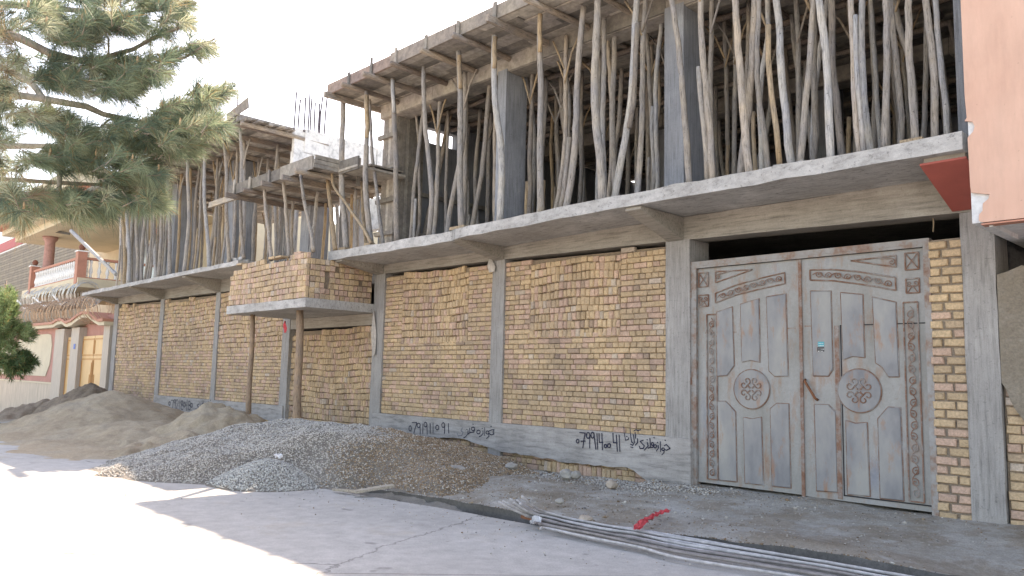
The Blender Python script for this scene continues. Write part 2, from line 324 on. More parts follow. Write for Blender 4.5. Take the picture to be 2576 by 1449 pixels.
# ------------------------------------------------------------------ bricks
def bcol(tone=0.):
    r=random.random()
    if r<.56: c=(.52,.385,.25)
    elif r<.82: c=(.53,.37,.285)
    elif r<.93: c=(.48,.36,.25)
    elif r<.965: c=(.50,.41,.33)
    else: c=(.38,.28,.21)
    k=random.uniform(.86,1.1)*(1+tone); return tuple(x*k*1.05 for x in c)
def brick(b,x0,x1,z0,z1,Y,col,ch=.010,j=.005,dep=.07,yj=.008,axis='x'):
    r=lambda a:random.uniform(-a,a)
    y=Y+r(yj); tw=r(.006)
    o=[(x0+r(j),z0+r(j*.6)),(x1+r(j),z0+r(j*.6)),(x1+r(j),z1+r(j*.6)),(x0+r(j),z1+r(j*.6))]
    cx=(x0+x1)/2; cz=(z0+z1)/2
    inn=[(p[0]+(ch if p[0]<cx else -ch)*(1+r(.5)),p[1]+(ch if p[1]<cz else -ch)*(1+r(.5))) for p in o]
    V=[(p[0],y+dep,p[1]) for p in o]+[(p[0],y+ch*1.3,p[1]) for p in o]+[(p[0],y+(tw if p[0]<cx else -tw),p[1]) for p in inn]
    if axis=='y': V=[(-v[1],v[0],v[2]) for v in V]   # face looks towards +X : x<-along y, depth along -x
    b.add(V,[(0,1,5,4),(1,2,6,5),(2,3,7,6),(3,0,4,7),(4,5,9,8),(5,6,10,9),(6,7,11,10),(7,4,8,11),(8,9,10,11)],col)
MORT=(.27,.21,.155)
def course(b,x0,x1,z,h,Y,mode,ztop=None,g=.008,tone=0.,axis='x',skip=0.,wav=None):
    x=x0; ln={'s':.245,'h':.118,'u':.093,'q':.112}
    first=True
    while x<x1-.03:
        m=mode
        if mode=='m': m='h' if random.random()<.35 else 's'
        L=ln[m]*random.uniform(.93,1.07)
        if first and mode=='s': L*=random.choice([.5,1])
        first=False
        if x+L>x1-.03: L=x1-x
        dz=wav(x) if wav else 0.
        zt=z+h-g*.7
        if ztop is not None and zt+dz>ztop(x): x+=L; continue
        if random.random()>=skip:
            brick(b,x+g/2,x+L-g/2,z+dz+random.uniform(0,.003),zt+dz+(random.uniform(-.012,.004) if m=='u' else 0),Y,bcol(tone),axis=axis,ch=.009 if m!='u' else .013,yj=.005 if m in 'sh' else .011,j=.004 if m in 'sh' else .007)
        x+=L
def infill(x0,x1,z0,z1a,z1b,Y,win=None,upr=None,hc=.084,tone=0.):
    """bricks dry-laid between two columns; win=(wx0,wx1,wz0): opening filled with stacked upright bricks; upr: height above which the whole width is upright"""
    b=MB(); b.prism([(x0-.02,z0-.02),(x1+.02,z0-.02),(x1+.02,z1b-.06),(x0-.02,z1a-.06)],Y+.045,Y+.12,MORT)
    top=lambda x: z1a+(z1b-z1a)*(x-x0)/(x1-x0)
    lim=lambda x: top(x)-.004-.04*(.5+vn(np.array([x*1.7]),np.array([z0*3+1.]))[0])
    z=z0; k=0
    while z<max(z1a,z1b)-.05:
        zz=z-z0
        if upr is not None and z>upr: break
        mode='h' if k%2 else ('s' if random.random()<.85 else 'm')
        if win and z>win[2]:
            course(b,x0,win[0],z,hc,Y,mode,lim,tone=tone); course(b,win[1],x1,z,hc,Y,mode,lim,tone=tone)
        else: course(b,x0,x1,z,hc,Y,mode,lim,tone=tone)
        z+=hc*random.uniform(.97,1.03); k+=1
    if win or upr is not None:
        a,c,zs=win if win else (x0,x1,upr)
        z=max(zs,z0)+.0
        if not win: z=upr+.02
        kk=0; ph=random.uniform(0,6)
        while z<max(z1a,z1b)-.04:
            hh=.132 if kk%3 else random.choice([.132,.095]); md='u' if hh>.1 else 'q'
            wv=lambda x,ph=ph,kk=kk:.022*math.sin(x*2.3+ph)*min(1,kk/6.)+.008*math.sin(x*7+kk)*min(1,kk/3)
            course(b,a,c,z,hh,Y-.012,md,lim,tone=tone+.03,wav=wv); z+=hh*random.uniform(.98,1.02); kk+=1
    return b
# ------------------------------------------------------------------ the building under construction
BLD=thing('unfinished_building','long unfinished concrete frame building with dry stacked buff brick infill','building')
# (x0,x1,ztop) front columns; widths as seen
COLS=[(-30.12,-29.72,3.66),(-25.80,-25.50,3.60),(-21.68,-21.42,3.56),(-17.76,-17.42,2.45),(-13.91,-13.55,3.47),(-10.27,-9.96,3.44),(-6.60,-6.20,3.38),(-2.76,-2.44,3.28)]
for i,(a,c,zt) in enumerate(COLS):
    bb=MB(); zb=-.6+float(slope(a)); nz=14
    zt2=zt if i!=3 else 3.85
    for k in range(nz):   # stacked lifts, slightly out of line, like poured against rough boards
        z0=zb+(zt2-zb)*k/nz; z1=zb+(zt2-zb)*(k+1)/nz; 
    V=[];Fs=[]
    for k in range(nz+1):
        z=zb+(zt2-zb)*k/nz; r=lambda s=.005:random.uniform(-s,s)
        V+=[(a+r(),0+r(.003),z),(c+r(),0+r(.003),z),(c+r(),.48,z),(a+r(),.48,z)]
    for k in range(nz):
        for q in range(4): Fs.append((4*k+q,4*k+(q+1)%4,4*k+4+(q+1)%4,4*k+4+q))
    Fs.append((0,3,2,1)); n=4*nz; Fs.append((n,n+1,n+2,n+3)); bb.add(V,Fs)
    bb.build('column',M['conc_col'],BLD)
# main beams, per bay (front face 3 mm behind column faces)
BZ=[(-30.12,3.66,3.93),(-25.6,3.60,3.92),(-21.5,3.57,3.92),(-17.42,3.53,3.92),(-13.91,3.47,3.66),(-10.1,3.44,3.68),(-6.4,3.38,3.70),(-2.44,3.28,3.70)]
def beam(a,c,y0=.005,y1=.34):
    xs_=[q[0] for q in BZ]; g=MB()
    za,zc=ip(a,xs_,[q[1] for q in BZ]),ip(c,xs_,[q[1] for q in BZ]); ta,tc=ip(a,xs_,[q[2] for q in BZ]),ip(c,xs_,[q[2] for q in BZ])
    g.grid_box(a,c,y0,y1,za,zc,ta,tc,16,jit=.003,jz=.004); g.build('beam',M['conc_beam'],BLD)
for i in range(7):
    if i==3: continue
    beam(COLS[i][0]+.001 if i else COLS[0][0],COLS[i+1][0]-.002 if i<6 else COLS[7][1])
# cantilever floor slabs
FY=-1.05
def slab(name,pts,th,y0=FY,y1=9.,mt=None):  # pts: (x,ztop)
    g=MB(); V=[];Fs=[]; X=np.concatenate([np.linspace(pts[k][0],pts[k+1][0],12)[:-1] for k in range(len(pts)-1)]+[[pts[-1][0]]])
    zt=np.interp(X,[p[0] for p in pts],[p[1] for p in pts]); n=len(X)
    for x,z in zip(X,zt):
        r=lambda s=.006:random.uniform(-s,s); jy=r(.012)
        V+=[(x,y0+jy,z-th+r(.010)),(x,y0+jy+r(.006),z+r(.013)),(x,0,z),(x,y1,z),(x,y1,z-th),(x,0,z-th)]
    for k in range(n-1):
        for q in range(6): Fs.append((6*k+q,6*k+(q+1)%6,6*k+6+(q+1)%6,6*k+6+q))
    Fs.append((0,5,2,1)); Fs.append((5,4,3,2)); m=6*(n-1); Fs.append((m,m+1,m+2,m+5)); Fs.append((m+2,m+3,m+4,m+5))
    g.add(V,Fs); return g.build(name,mt or M['conc_slab'],BLD)
slab('floor_slab',[(-14.05,3.83),(-10.15,3.80),(-10.05,3.83),(-6.45,3.88),(-2.40,3.87)],.17)
slab('floor_slab',[(-30.3,3.99),(-24,4.02),(-18.15,4.04)],.11)
g=MB(); g.box(-18.14,-14.06,.3,9,3.72,3.86); g.build('floor_slab',M['conc_slab'],BLD)
# haunch brackets
BR=[(-29.95,.22),(-25.66,.22),(-21.55,.24),(-13.73,.24),(-10.11,.24),(-6.43,.26)]
for x,wd in BR:
    zb=ip(x,[q[0] for q in BZ],[q[1] for q in BZ]); zs=ip(x,[q[0] for q in BZ],[q[2] for q in BZ])
    g=MB(); g.prismx([(.003,zb-.01),(.003,zs-.001),(-.99,zs-.001),(-1.0,zs-.045)],x-wd/2,x+wd/2); g.build('bracket',M['conc_beam'],BLD)
g=MB(); g.prismx([(.003,3.33),(.003,3.70),(-.92,3.70),(-.93,3.65)],-2.80,-2.42); g.build('bracket',M['conc_beam'],BLD)
g=MB(); g.prismx([(-.01,3.305),(-.01,3.325),(-.955,3.645),(-.955,3.625)],-2.83,-2.40); o=g.build('bracket_board',M['red_board'],BLD); o['label']='red painted board under the bracket'
# base strips (grade beams) with ragged lower edge
def strip(a,c,zt0,zt1,zb,rag=.04,y0=-.035,m='conc_strip'):
    n=max(8,int((c-a)/.12)); X=np.linspace(a,c,n+1); top=[(x,zt0+(zt1-zt0)*(x-a)/(c-a)) for x in X]
    bot=[(x,(zb(x) if callable(zb) else zb)+random.uniform(-rag,rag)) for x in X]
    g=MB(); V=[];Fs=[]
    for (x,t),(x2,u) in zip(top,bot): V+=[(x,y0+random.uniform(-.003,.003),u),(x,y0+random.uniform(-.003,.003),t),(x,.3,t),(x,.3,u)]
    for k in range(n):
        for q in range(4): Fs.append((4*k+q,4*k+(q+1)%4,4*k+4+(q+1)%4,4*k+4+q))
    Fs.append((0,3,2,1)); Fs.append((4*n,4*n+1,4*n+2,4*n+3)); g.add(V,Fs); return g.build('base_strip',M[m],BLD)
strip(-13.75,-6.17,.615,.62,lambda x: ip(x,[-13.75,-12,-11,-9.9,-8.8,-8.3,-7.2,-6.6,-6.17],[.2,.24,.3,.16,.12,.10,.13,-.15,-.3]),.016)
strip(-25.7,-17.5,.60,.60,lambda x: ip(x,[-25.7,-22,-19,-17.5],[.18,.2,.24,.2]),.02)
# infill panels
for a,c,z0,zw,kw in [
    (-29.74,-25.79,-.35,0,dict(upr=1.75)),(-25.52,-21.67,.60,0,dict(upr=2.0)),(-21.44,-17.75,.60,0,dict(upr=1.9)),
    (-13.57,-10.26,.615,0,dict(win=(-12.95,-10.95,2.0))),(-9.98,-6.59,.615,0,dict(win=(-9.35,-7.45,2.05)))]:
    zz=[ip(x,[q[0] for q in BZ],[q[1] for q in BZ]) for x in (a,c)]
    infill(a,c,z0,zz[0],zz[1],.04,**kw).build('brick_infill',M['brick'],BLD,color=True)
b=infill(-17.43,-13.90,-.3,2.43,2.43,.10,upr=.2,tone=-.06); b.build('brick_infill',M['brick'],BLD,color=True)
# low brick footing courses under the strip
b=MB(); b.box(-13.5,-6.7,.09,.14,-.4,.3,MORT)
for k in range(8): course(b,-13.5,-6.75,-.34+k*.085,.085,.035,'s' if k%2 else 'h',tone=-.10)
b.build('brick_footing',M['brick'],BLD,color=True)
b=MB(); b.box(-25.5,-17.7,.09,.14,-.5,.3,MORT)
for k in range(8): course(b,-25.5,-17.8,-.42+k*.085,.085,.02,'s' if k%2 else 'h',tone=-.08)
b.build('brick_footing',M['brick'],BLD,color=True)
b=MB()
for i in range(16): brick(b,-8.95+i*.092,-8.95+i*.092+.084,-.08+random.uniform(-.01,.01),.08+random.uniform(-.03,.02),.0,bcol(-.06),ch=.012,j=.008)
b.build('brick_footing',M['brick'],BLD,color=True)
# brick pier right of the gate, with mortar
b=MB(); b.box(-3.09,-2.77,.05,.3,-.25,3.02,(.29,.24,.19)); z=-.12; k=0
while z<2.98:
    h=.098; sp=.62 if k%2 else .36; j=random.uniform(-.015,.015); xm=-3.1+.335*sp+j
    for p,q in ((-3.1+random.uniform(-.01,.014),xm-.012),(xm+.018,-2.762)): brick(b,p,q,z,z+h-.020,.02,bcol(.02),ch=.008,j=.006,yj=.010,dep=.09)
    z+=h*random.uniform(.97,1.03); k+=1
b.build('brick_pier',M['brick'],BLD,color=True)
# hidden inner walls that close the ground floor and the back of the upper floor
g=MB(); g.box(-30,-2.45,8.8,9.0,-1,3.7); g.box(-30.1,-29.9,.5,9,-1,3.8); g.box(-2.62,-2.45,.6,8.8,-1,3.7); g.build('inner_wall',M['conc_dark'],BLD)
g=MB(); g.box(-29.9,-2.46,.55,8.8,-.5,-.06); g.build('ground_slab',M['conc_dark'],BLD)
g=MB(); g.box(-13.8,-2.45,8.7,8.9,3.6,7.3); g.box(-2.62,-2.40,.45,8.7,3.6,7.3)
ya=float(onX(0,1068,350,-13.9)[1]); yb=float(onX(0,1146,350,-13.9)[1]); za=float(onX(0,1105,368,-13.9)[2]); zc=float(onX(0,1105,330,-13.9)[2]); ya,yb=min(ya,yb),max(ya,yb)
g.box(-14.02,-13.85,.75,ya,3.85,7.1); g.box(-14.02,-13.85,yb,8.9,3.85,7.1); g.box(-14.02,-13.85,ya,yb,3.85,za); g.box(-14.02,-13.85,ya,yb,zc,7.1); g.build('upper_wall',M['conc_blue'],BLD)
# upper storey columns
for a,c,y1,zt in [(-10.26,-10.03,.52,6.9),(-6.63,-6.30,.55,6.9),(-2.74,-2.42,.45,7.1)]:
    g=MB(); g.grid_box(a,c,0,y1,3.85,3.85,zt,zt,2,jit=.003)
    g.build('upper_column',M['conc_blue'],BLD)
for x,y,s in [(-10.2,4.6,.35),(-6.5,4.6,.35),(-26,.15,.5),(-21.7,.15,.5),(-22,4,.5),(-17.7,.3,.42),(-18.6,3.2,.4),(-29.8,.2,.35),(-26,4,.4)]:
    zt=7.1 if x>-14 else (6.3 if x>-18 else 7.35)
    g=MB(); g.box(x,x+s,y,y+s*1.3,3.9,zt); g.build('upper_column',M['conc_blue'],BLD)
# stair wall / pale block parapet seen between the two roofs, with starter bars
WX=-17.95
g=MB(); zt=lambda y:7.66
tY=[.1,1.2,2.4,3.6,4.8]
for r_ in range(2):
    for k in range(4):
        z0=6.35+r_*.62; y0=.12+k*1.1+ (r_*.3); g.box(WX-.14,WX+random.uniform(0,.02),y0,y0+1.07,z0,z0+.6)
g.box(WX-.13,WX-.02,.14,4.8,6.3,7.55)
g.build('block_wall',M['white_block'],BLD)
g=MB(); g.box(-18.1,-14.6,4.9,5.1,5.6,7.5); g.build('block_wall',M['white_block'],BLD); g=MB(); g.box(-17.9,-15.2,2.3,2.5,5.2,6.05); g.build('block_wall',M['white_block'],BLD)
for k in range(9):
    x=-17.98+random.uniform(-.04,.04); y=.15+k*.105+random.uniform(-.03,.03); g=MB(); g.tube([(x,y,7.5),(x+random.uniform(-.02,.02),y,8.1),(x+random.uniform(-.04,.04),y+.01,8.45+random.uniform(-.15,.15))],.021,5)
    g.build('starter_bar',M['rebar_dark'],BLD)
p0=onY(0,595,285,.5); g=MB(); g.tube([(p0[0],.5,7.4),(p0[0]+.02,.5,9.6)],.018,5); g.build('starter_bar',M['rebar_dark'],BLD)
# balcony: slab, brick parapet, beam
BAL=[(-17.38,-1.6),(-13.9,-1.6)]
g=MB(); g.grid_box(-17.40,-13.88,-1.6,.08,2.665,2.665,2.845,2.845,14,jit=.006,jz=.005); g.build('balcony_slab',M['conc_slab'],BLD)
g=MB(); g.box(-17.42,-13.915,.02,.36,2.42,2.66); g.box(-17.42,-13.92,.05,.36,3.3,3.72); g.build('beam',M['conc_beam'],BLD)
b=MB(); b.box(-17.3,-13.99,-1.50,-1.40,2.85,3.66,MORT); b.box(-14.06,-13.99,-1.45,-.02,2.85,3.66,MORT)
z=2.848; k=0
while z<3.68:
    h=.115; wv=lambda x,k=k:.012*math.sin(x*2.1+k*.4)
    zt=lambda x: 3.76+.03*math.sin(x*3) - (.06 if x<-16.9 else 0)
    course(b,-17.36+random.uniform(0,.04)+(k>5)*.12,-13.93 if k%2 else -13.93,z,h,-1.585,'q',zt,wav=wv,tone=.02)
    course(b,-1.50,-.05,z,h,13.925,'q',lambda x:3.74-.02*math.sin(x*4),wav=wv,axis='y',tone=.0,skip=.05 if 1<k<6 else 0)
    z+=h; k+=1
for x in (-17.1,-15.6,-15.3,-14.5): b.box(x,x+.25,-1.57,-1.40,3.755,3.80,bcol(),.006)
o=b.build('brick_parapet',M['brick'],BLD,color=True)
# writing painted on the base strips: strokes as thin paint
def arc(cx,cy,rx,ry,a0=0,a1=360,n=12): return [(cx+rx*math.cos(math.radians(a0+(a1-a0)*k/n)),cy-ry*math.sin(math.radians(a0+(a1-a0)*k/n))) for k in range(n+1)]
def dot(x,y,r=3): return [(x-r,y),(x+r,y+r*.6)]
def strokes(reg,S,wd,m,name='painted_writing'):
    g=MB()
    for s_ in S:
        P=[onY(reg,x,y,-.0415)[[0,2]] for x,y in s_]
        for k,(p,q) in enumerate(zip(P[:-1],P[1:])):
            d=q-p; L=np.linalg.norm(d)+1e-6; d/=L; nn=np.array([-d[1],d[0]])*wd/2*random.uniform(.8,1.15); p2=p-d*wd*.25; q2=q+d*wd*.25; yy=-.0415-.0002*k
            g.add([(p2[0]-nn[0],yy,p2[1]-nn[1]),(q2[0]-nn[0],yy,q2[1]-nn[1]),(q2[0]+nn[0],yy,q2[1]+nn[1]),(p2[0]+nn[0],yy,p2[1]+nn[1])],[(0,1,2,3)])
    return g.build(name,m,BLD)
TA=[arc(518,335,9,20),[(532,291),(568,291),(556,330),(545,371)],arc(581,312,12,17),[(592,305),(593,380)],[(613,300),(612,376)],arc(633,306,11,18),[(643,300),(646,380)],
    [(668,297),(668,372)],[(690,294),(690,370)],arc(722,328,12,18),arc(767,310,11,18),[(778,303),(776,374)],[(806,297),(809,371)]]
TA2=[arc(1033,362,13,14),[(1066,352),(1068,372),(1052,392),(1038,396)],dot(1062,334),[(1080,328),(1079,388)],arc(1101,366,11,12),[(1110,372),(1112,395),(1092,412)],[(1112,355),(1128,347),(1152,344),(1143,362),(1150,378),(1128,384),(1112,372)],dot(1128,320),
     arc(992,338,13,13),[(1004,345),(998,362),(968,366),(966,332)],[(968,366),(955,378)],dot(992,302),[(955,352),(952,378),(936,398),(922,405)],dot(946,342)]
TA3=[[(912,330),(900,352),(918,366),(905,388),(880,392),(874,372)]]
TB=[arc(1781,431,10,14),[(1796,366),(1838,370),(1828,420),(1820,482)],[(1806,432),(1838,430)],arc(1860,388,13,22),[(1872,380),(1871,482)],arc(1893,386,12,22),[(1904,380),(1918,492)],[(1926,374),(1932,492)],
    [(1942,372),(1944,440),(1972,440)],[(1963,372),(1968,497)],arc(1991,468,9,13),arc(2018,465,11,15),[(2047,372),(2050,442),(2080,444)],[(2072,384),(2080,508)],[(2094,384),(2099,509)]]
TB2=[[(2129,324),(2134,380),(2142,424),(2164,418),(2166,404)],dot(2152,396),[(2176,334),(2182,400),(2188,436),(2196,444)],[(2200,380),(2210,440),(2196,462),(2180,455)],dot(2184,474),dot(2196,478),[(2232,412),(2234,440),(2216,462)],[(2214,364),(2218,410)],[(2208,352),(2222,344),(2236,352),(2258,344)],
     [(2276,424),(2252,432),(2268,450),(2284,466),(2276,486),(2252,486),(2246,468)],[(2306,440),(2312,468),(2290,492),(2284,500)],dot(2306,420),[(2326,410),(2330,476),(2312,484)],arc(2346,452,9,11),[(2354,458),(2348,478),(2330,478)],dot(2358,404),
     arc(2366,470,10,12),[(2388,462),(2390,484),(2374,506)],dot(2384,440),[(2404,434),(2406,510)],arc(2426,492,10,10),[(2434,498),(2432,518),(2416,534)],[(2434,466),(2450,456),(2478,486),(2450,500),(2434,490)],dot(2442,424)]
TC=[arc(1279,147,7,13),[(1290,122),(1308,122),(1300,188)],arc(1319,130,6,14),[(1325,125),(1321,196)],arc(1336,136,8,18,170,-30,6)+[(1328,192),(1346,190)],[(1356,118),(1356,198)],arc(1373,142,7,16),arc(1374,176,8,18),arc(1392,158,7,16),[(1412,118),(1408,200)],arc(1428,144,7,16),arc(1428,178,8,18),arc(1446,160,7,16),
    [(1500,150),(1486,160),(1498,176),(1488,194),(1476,186)],[(1512,158),(1514,176),(1504,186)],dot(1508,142,2),[(1524,120),(1526,178),(1514,184)],arc(1534,152,6,9),dot(1536,128,2),[(1542,158),(1540,174),(1526,178)],arc(1552,162,6,9),[(1562,152),(1563,176),(1556,188)],[(1572,130),(1574,186)],arc(1582,164,5,7),[(1588,166),(1588,190),(1578,202)],[(1582,150),(1600,146),(1592,166),(1600,176)],dot(1588,122,2)]
strokes(8,TA,.017,M['ink']); strokes(8,TA2,.017,M['ink']); strokes(8,TA3,.015,M['ink_faded']); strokes(8,TB,.019,M['ink']); strokes(8,TB2,.016,M['ink']); strokes(7,TC,.024,M['ink'])
# ------------------------------------------------------------------ formwork decks
def pcol(): 
    r=random.random(); c=(.39,.35,.31) if r<.5 else ((.32,.29,.255) if r<.8 else (.46,.42,.37)); k=random.uniform(.55,1.2); return tuple(x*k for x in c)
def fcol():
    c=random.choice([(.31,.235,.20),(.30,.29,.295),(.38,.33,.28),(.34,.29,.25)]); k=random.uniform(.8,1.15); return tuple(x*k for x in c)
def planks(x0,x1,y0,y1,z,w_=.17,over=0.,th=.03):
    g=MB(); y=y0; g.box(x0+.1,x1-.1,y0+.03,y1-.03,z+th+.012,z+.2,(.33,.32,.31))
    while y<y1:
        ww=w_*random.uniform(.75,1.15); x=x0-random.uniform(0,over)
        while x<x1:
            L=random.uniform(1.4,3.2); xe=min(x+L,x1+random.uniform(0,over))
            if x1-xe<.5: xe=x1+random.uniform(0,over)
            dz=random.uniform(-.022,.014); g.box(x,xe-.006,y,y+ww-.008,z+dz,z+dz+th,pcol(),.004); x=xe
            if xe>=x1: break
        y+=ww
    return g
def deck(label,x0,x1,y0,y1,z,joists,jy1,fas=.2,over=0.,rusty=False,ends=True):
    D=thing('formwork_deck',label,'formwork',(0,0,0),'timber formwork decks')
    planks(x0,x1,y0+.03,y1,z,over=over).build('plank_sheathing',M['planks'],D,color=True)
    x=x0
    while x<x1-.05:
        L=min(random.uniform(1.8,3.),x1-x); g=MB(); r=random.uniform(-.01,.01)
        g.box(x,x+L-.012,y0-.012+r,y0+.028+r,z-.03+r,z+fas+random.uniform(-.02,.03),(fcol if rusty else pcol)(),.005); g.build('fascia_board',M['planks'],D,color=True); x+=L
    for jx in joists:
        wob=[random.uniform(-.03,.03) for _ in range(8)]; P=[]; n=8
        yy0=y0-(.12+random.uniform(0,.12) if ends else -.03)
        for k in range(n): t=k/(n-1); P.append((jx+wob[k],yy0+(jy1-yy0)*t,z-.075+random.uniform(-.006,.006)))
        g=MB(); rr=random.uniform(.045,.06)
        if random.random()<.45:
            for p,q in zip(P[:-1],P[1:]): g.hexa([(p[0]-.035,p[1],p[2]-.06),(p[0]+.035,p[1],p[2]-.06),(q[0]+.035,q[1],q[2]-.06),(q[0]-.035,q[1],q[2]-.06),(p[0]-.035,p[1],p[2]+.05),(p[0]+.035,p[1],p[2]+.05),(q[0]+.035,q[1],q[2]+.05),(q[0]-.035,q[1],q[2]+.05)])
            g.build('joist',M['timber'],D)
        else: g.tube(P,[rr*random.uniform(.85,1.1) for _ in P],7); g.build('joist',M['timber'],D,smooth=True)
        if random.random()<.6:   # cleat nailed to the fascia above the joist
            g=MB(); g.box(jx-.05,jx+.02,y0-.045,y0-.017,z-.02,z+fas+random.uniform(.02,.1),pcol(),.006); g.build('cleat',M['planks'],D,color=True)
    return D
JX=[-14.05,-13.35,-12.55,-11.75,-10.85,-9.97,-9.05,-8.15,-7.3,-6.45,-5.6,-4.75,-3.9,-3.1]
D1=deck('large timber formwork deck roofing the right upper storey, planks and log joists',-14.2,-2.35,-1.17,8.7,7.15,JX,3.4,rusty=True)
for y in (0.0,4.4):   # beam boxes under the deck along the column lines
    g=MB(); x=-14.0
    while x<-2.5:
        L=random.uniform(1.5,3); xe=min(x+L,-2.45); g.box(x,xe-.008,y+.02,y+.05,6.86,7.14,pcol(),.004); g.box(x,xe-.008,y+.43,y+.46,6.86,7.14,pcol(),.004); g.box(x,xe-.008,y+.055,y+.425,6.85,6.88,pcol(),.004); x=xe
    g.build('beam_box',M['planks'],D1,color=True)
for y in np.arange(1.0,8.5,.85):
    if abs(y-4.6)<.4: continue
    g=MB(); g.tube([(x,y+random.uniform(-.04,.04),6.99+random.uniform(-.01,.01)) for x in np.linspace(-13.8,-2.6,14)],.05,6); g.build('runner',M['timber'],D1,smooth=True)
JL=[-29.2,-28.3,-27.3,-26.4,-25.4,-24.5,-23.5,-22.6,-21.7,-20.8,-19.9,-19.1,-18.25]
D2=deck('timber formwork deck with ragged plank ends over the left upper storey',-30.2,-18.1,-1.3,5.5,7.42,JL,3.4,fas=.10,over=.0)
g=MB(); y=-1.2
for k in range(9): ww=.14; g.box(-18.12,-17.95+random.uniform(.05,.35),y,y+ww*.8,7.40+random.uniform(0,.03),7.44+random.uniform(0,.03),pcol(),.008); y+=ww*1.05
g.hexa([(-18.6,-1.35,7.50),(-17.6,-1.3,7.62),(-17.6,-1.27,7.62),(-18.6,-1.32,7.50),(-18.6,-1.38,7.66),(-17.6,-1.33,7.86),(-17.6,-1.30,7.86),(-18.6,-1.35,7.66)],pcol())
g.build('loose_planks',M['planks'],D2,color=True)
g=MB(); g.tube([(-18.05,-1.25,7.35),(-18.0,0.1,7.33),(-17.98,1.1,7.30)],.06,6); g.build('joist',M['timber'],D2)
JB=[-17.55,-16.75,-15.85,-15.0,-14.3]
D3=deck('lower timber formwork deck jutting above the brick balcony on thin poles',-17.9,-14.05,-1.5,.6,5.50,JB,.6,fas=.22)
g=MB(); 
for k in range(3): g.box(-14.06,-14.03,-1.5+k*.02,1.6,5.50+k*.09,5.58+k*.09,pcol(),.004)
g.box(-14.0,-13.30,-.95,.25,5.50,5.54,pcol(),.004); g.box(-14.0,-13.30,-.93,-.90,5.45,5.72,pcol(),.004); g.box(-13.98,-13.35,-.6,.2,5.60,5.64,pcol(),.008); g.box(-14.02,-13.99,-.5,-.42,5.3,5.9,pcol(),.004); g.box(-14.02,-13.99,.3,.37,5.2,5.8,pcol(),.004)  # planks added past the deck end to block a sun streak on the gravel
g.build('side_and_sunblock_boards',M['planks'],D3,color=True)
g=MB(); g.box(-19.2,-17.7,-1.42,-1.36,5.40,5.54,(.6,.57,.52),.01); g.build('long_joist',M['plank_end'],D3)
g=MB(); y=.78
print('opening',ya,yb)
while y<min(2.9,ya-.12):
    w_=random.uniform(.12,.2); g.box(-13.84,-13.81,y,y+w_-.012,3.87,7.1 if y>1.6 else 6.9,pcol(),.004); y+=w_
for z in (4.4,5.3): g.box(-13.80,-13.74,.8,2.9,z,z+.09,pcol(),.008)
g.build('wall_shutter',M['planks'],BLD,color=True)
# column shutter of planks in the left end of the tall storey
CB=thing('column_shutter','tall plank shuttering box round a column at the left end of the right upper storey','formwork')
g=MB()
for k in range(5): g.box(-14.0+k*.095,-13.91+k*.095,.12,.15,3.9,7.1,pcol(),.004); g.box(-13.53,-13.50,.16+k*.10,.25+k*.10,3.9,7.1,pcol(),.004)
g.box(-13.98,-13.54,.16,.66,3.9,7.08,(.2,.18,.15)); g.build('shutter_board',M['planks'],CB,color=True)
for z in (4.3,5.0,5.7,6.4):
    g=MB(); g.box(-14.1,-13.42,.04,.11,z,z+.09,pcol(),.01); g.build('shutter_clamp',M['planks'],CB,color=True)
# ------------------------------------------------------------------ wooden props
PROPS=[]
def prop(P,R,label,group,m='pole',stub=None,brace=False,cat='wooden prop'):
    """P: 3D points from foot to head"""
    P=[np.array(p,float) for p in P]; base_=P[0]
    Q=[];n=len(P)
    # smooth resample
    ts=np.linspace(0,n-1,max(10,n*3)); A=np.array(P)
    for t in ts:
        i=int(min(math.floor(t),n-2)); f=t-i; p0=A[max(i-1,0)];p1=A[i];p2=A[i+1];p3=A[min(i+2,n-1)]
        q=.5*((2*p1)+(-p0+p2)*f+(2*p0-5*p1+4*p2-p3)*f*f+(-p0+3*p1-3*p2+p3)*f**3)
        if .3<t<n-1.3: q=q+np.array([random.uniform(-.006,.006),random.uniform(-.006,.006),0])
        Q.append(q)
    r0=R*1.05; r1=R*.85; RR=[r0+(r1-r0)*k/(len(Q)-1) for k in range(len(Q))]
    t=thing('wooden_prop',label,cat,tuple(base_),group)
    L=[q-base_ for q in Q]; g=MB(); g.tube(L,RR,8,rough=.07); g.build('pole',M[m],t,smooth=True)
    if stub:   # short spliced piece nailed alongside
        z0,z1,dx=stub; zz=[q[2] for q in L]; S=[]
        for k in range(5):
            z=z0+(z1-z0)*k/4; x=np.interp(z,zz,[q[0] for q in L]); y=np.interp(z,zz,[q[1] for q in L]); S.append((x+dx+.012*math.sin(k*1.7),y-.03,z))
        g=MB(); g.tube(S,R*.72,7,rough=.06); g.build('splice',M['pole_tan'] if random.random()<.45 else M['pole'],t,smooth=True)
    if brace:
        for sgn in ((-1,1) if random.random()<.6 else (random.choice((-1,1)),)):
            z=L[-1][2]*random.uniform(.74,.82); x=np.interp(z,[q[2] for q in L],[q[0] for q in L]); y=np.interp(z,[q[2] for q in L],[q[1] for q in L])
            g=MB(); g.tube([(x,y-.03,z),(x+sgn*.16,y-.04,z+(L[-1][2]-z)*.6),(x+sgn*random.uniform(.25,.38),y-.03,L[-1][2]-.02)],R*.42,6); g.build('brace',M['pole_tan'] if random.random()<.5 else M['pole'],t,smooth=True)
    PROPS.append(t); return t
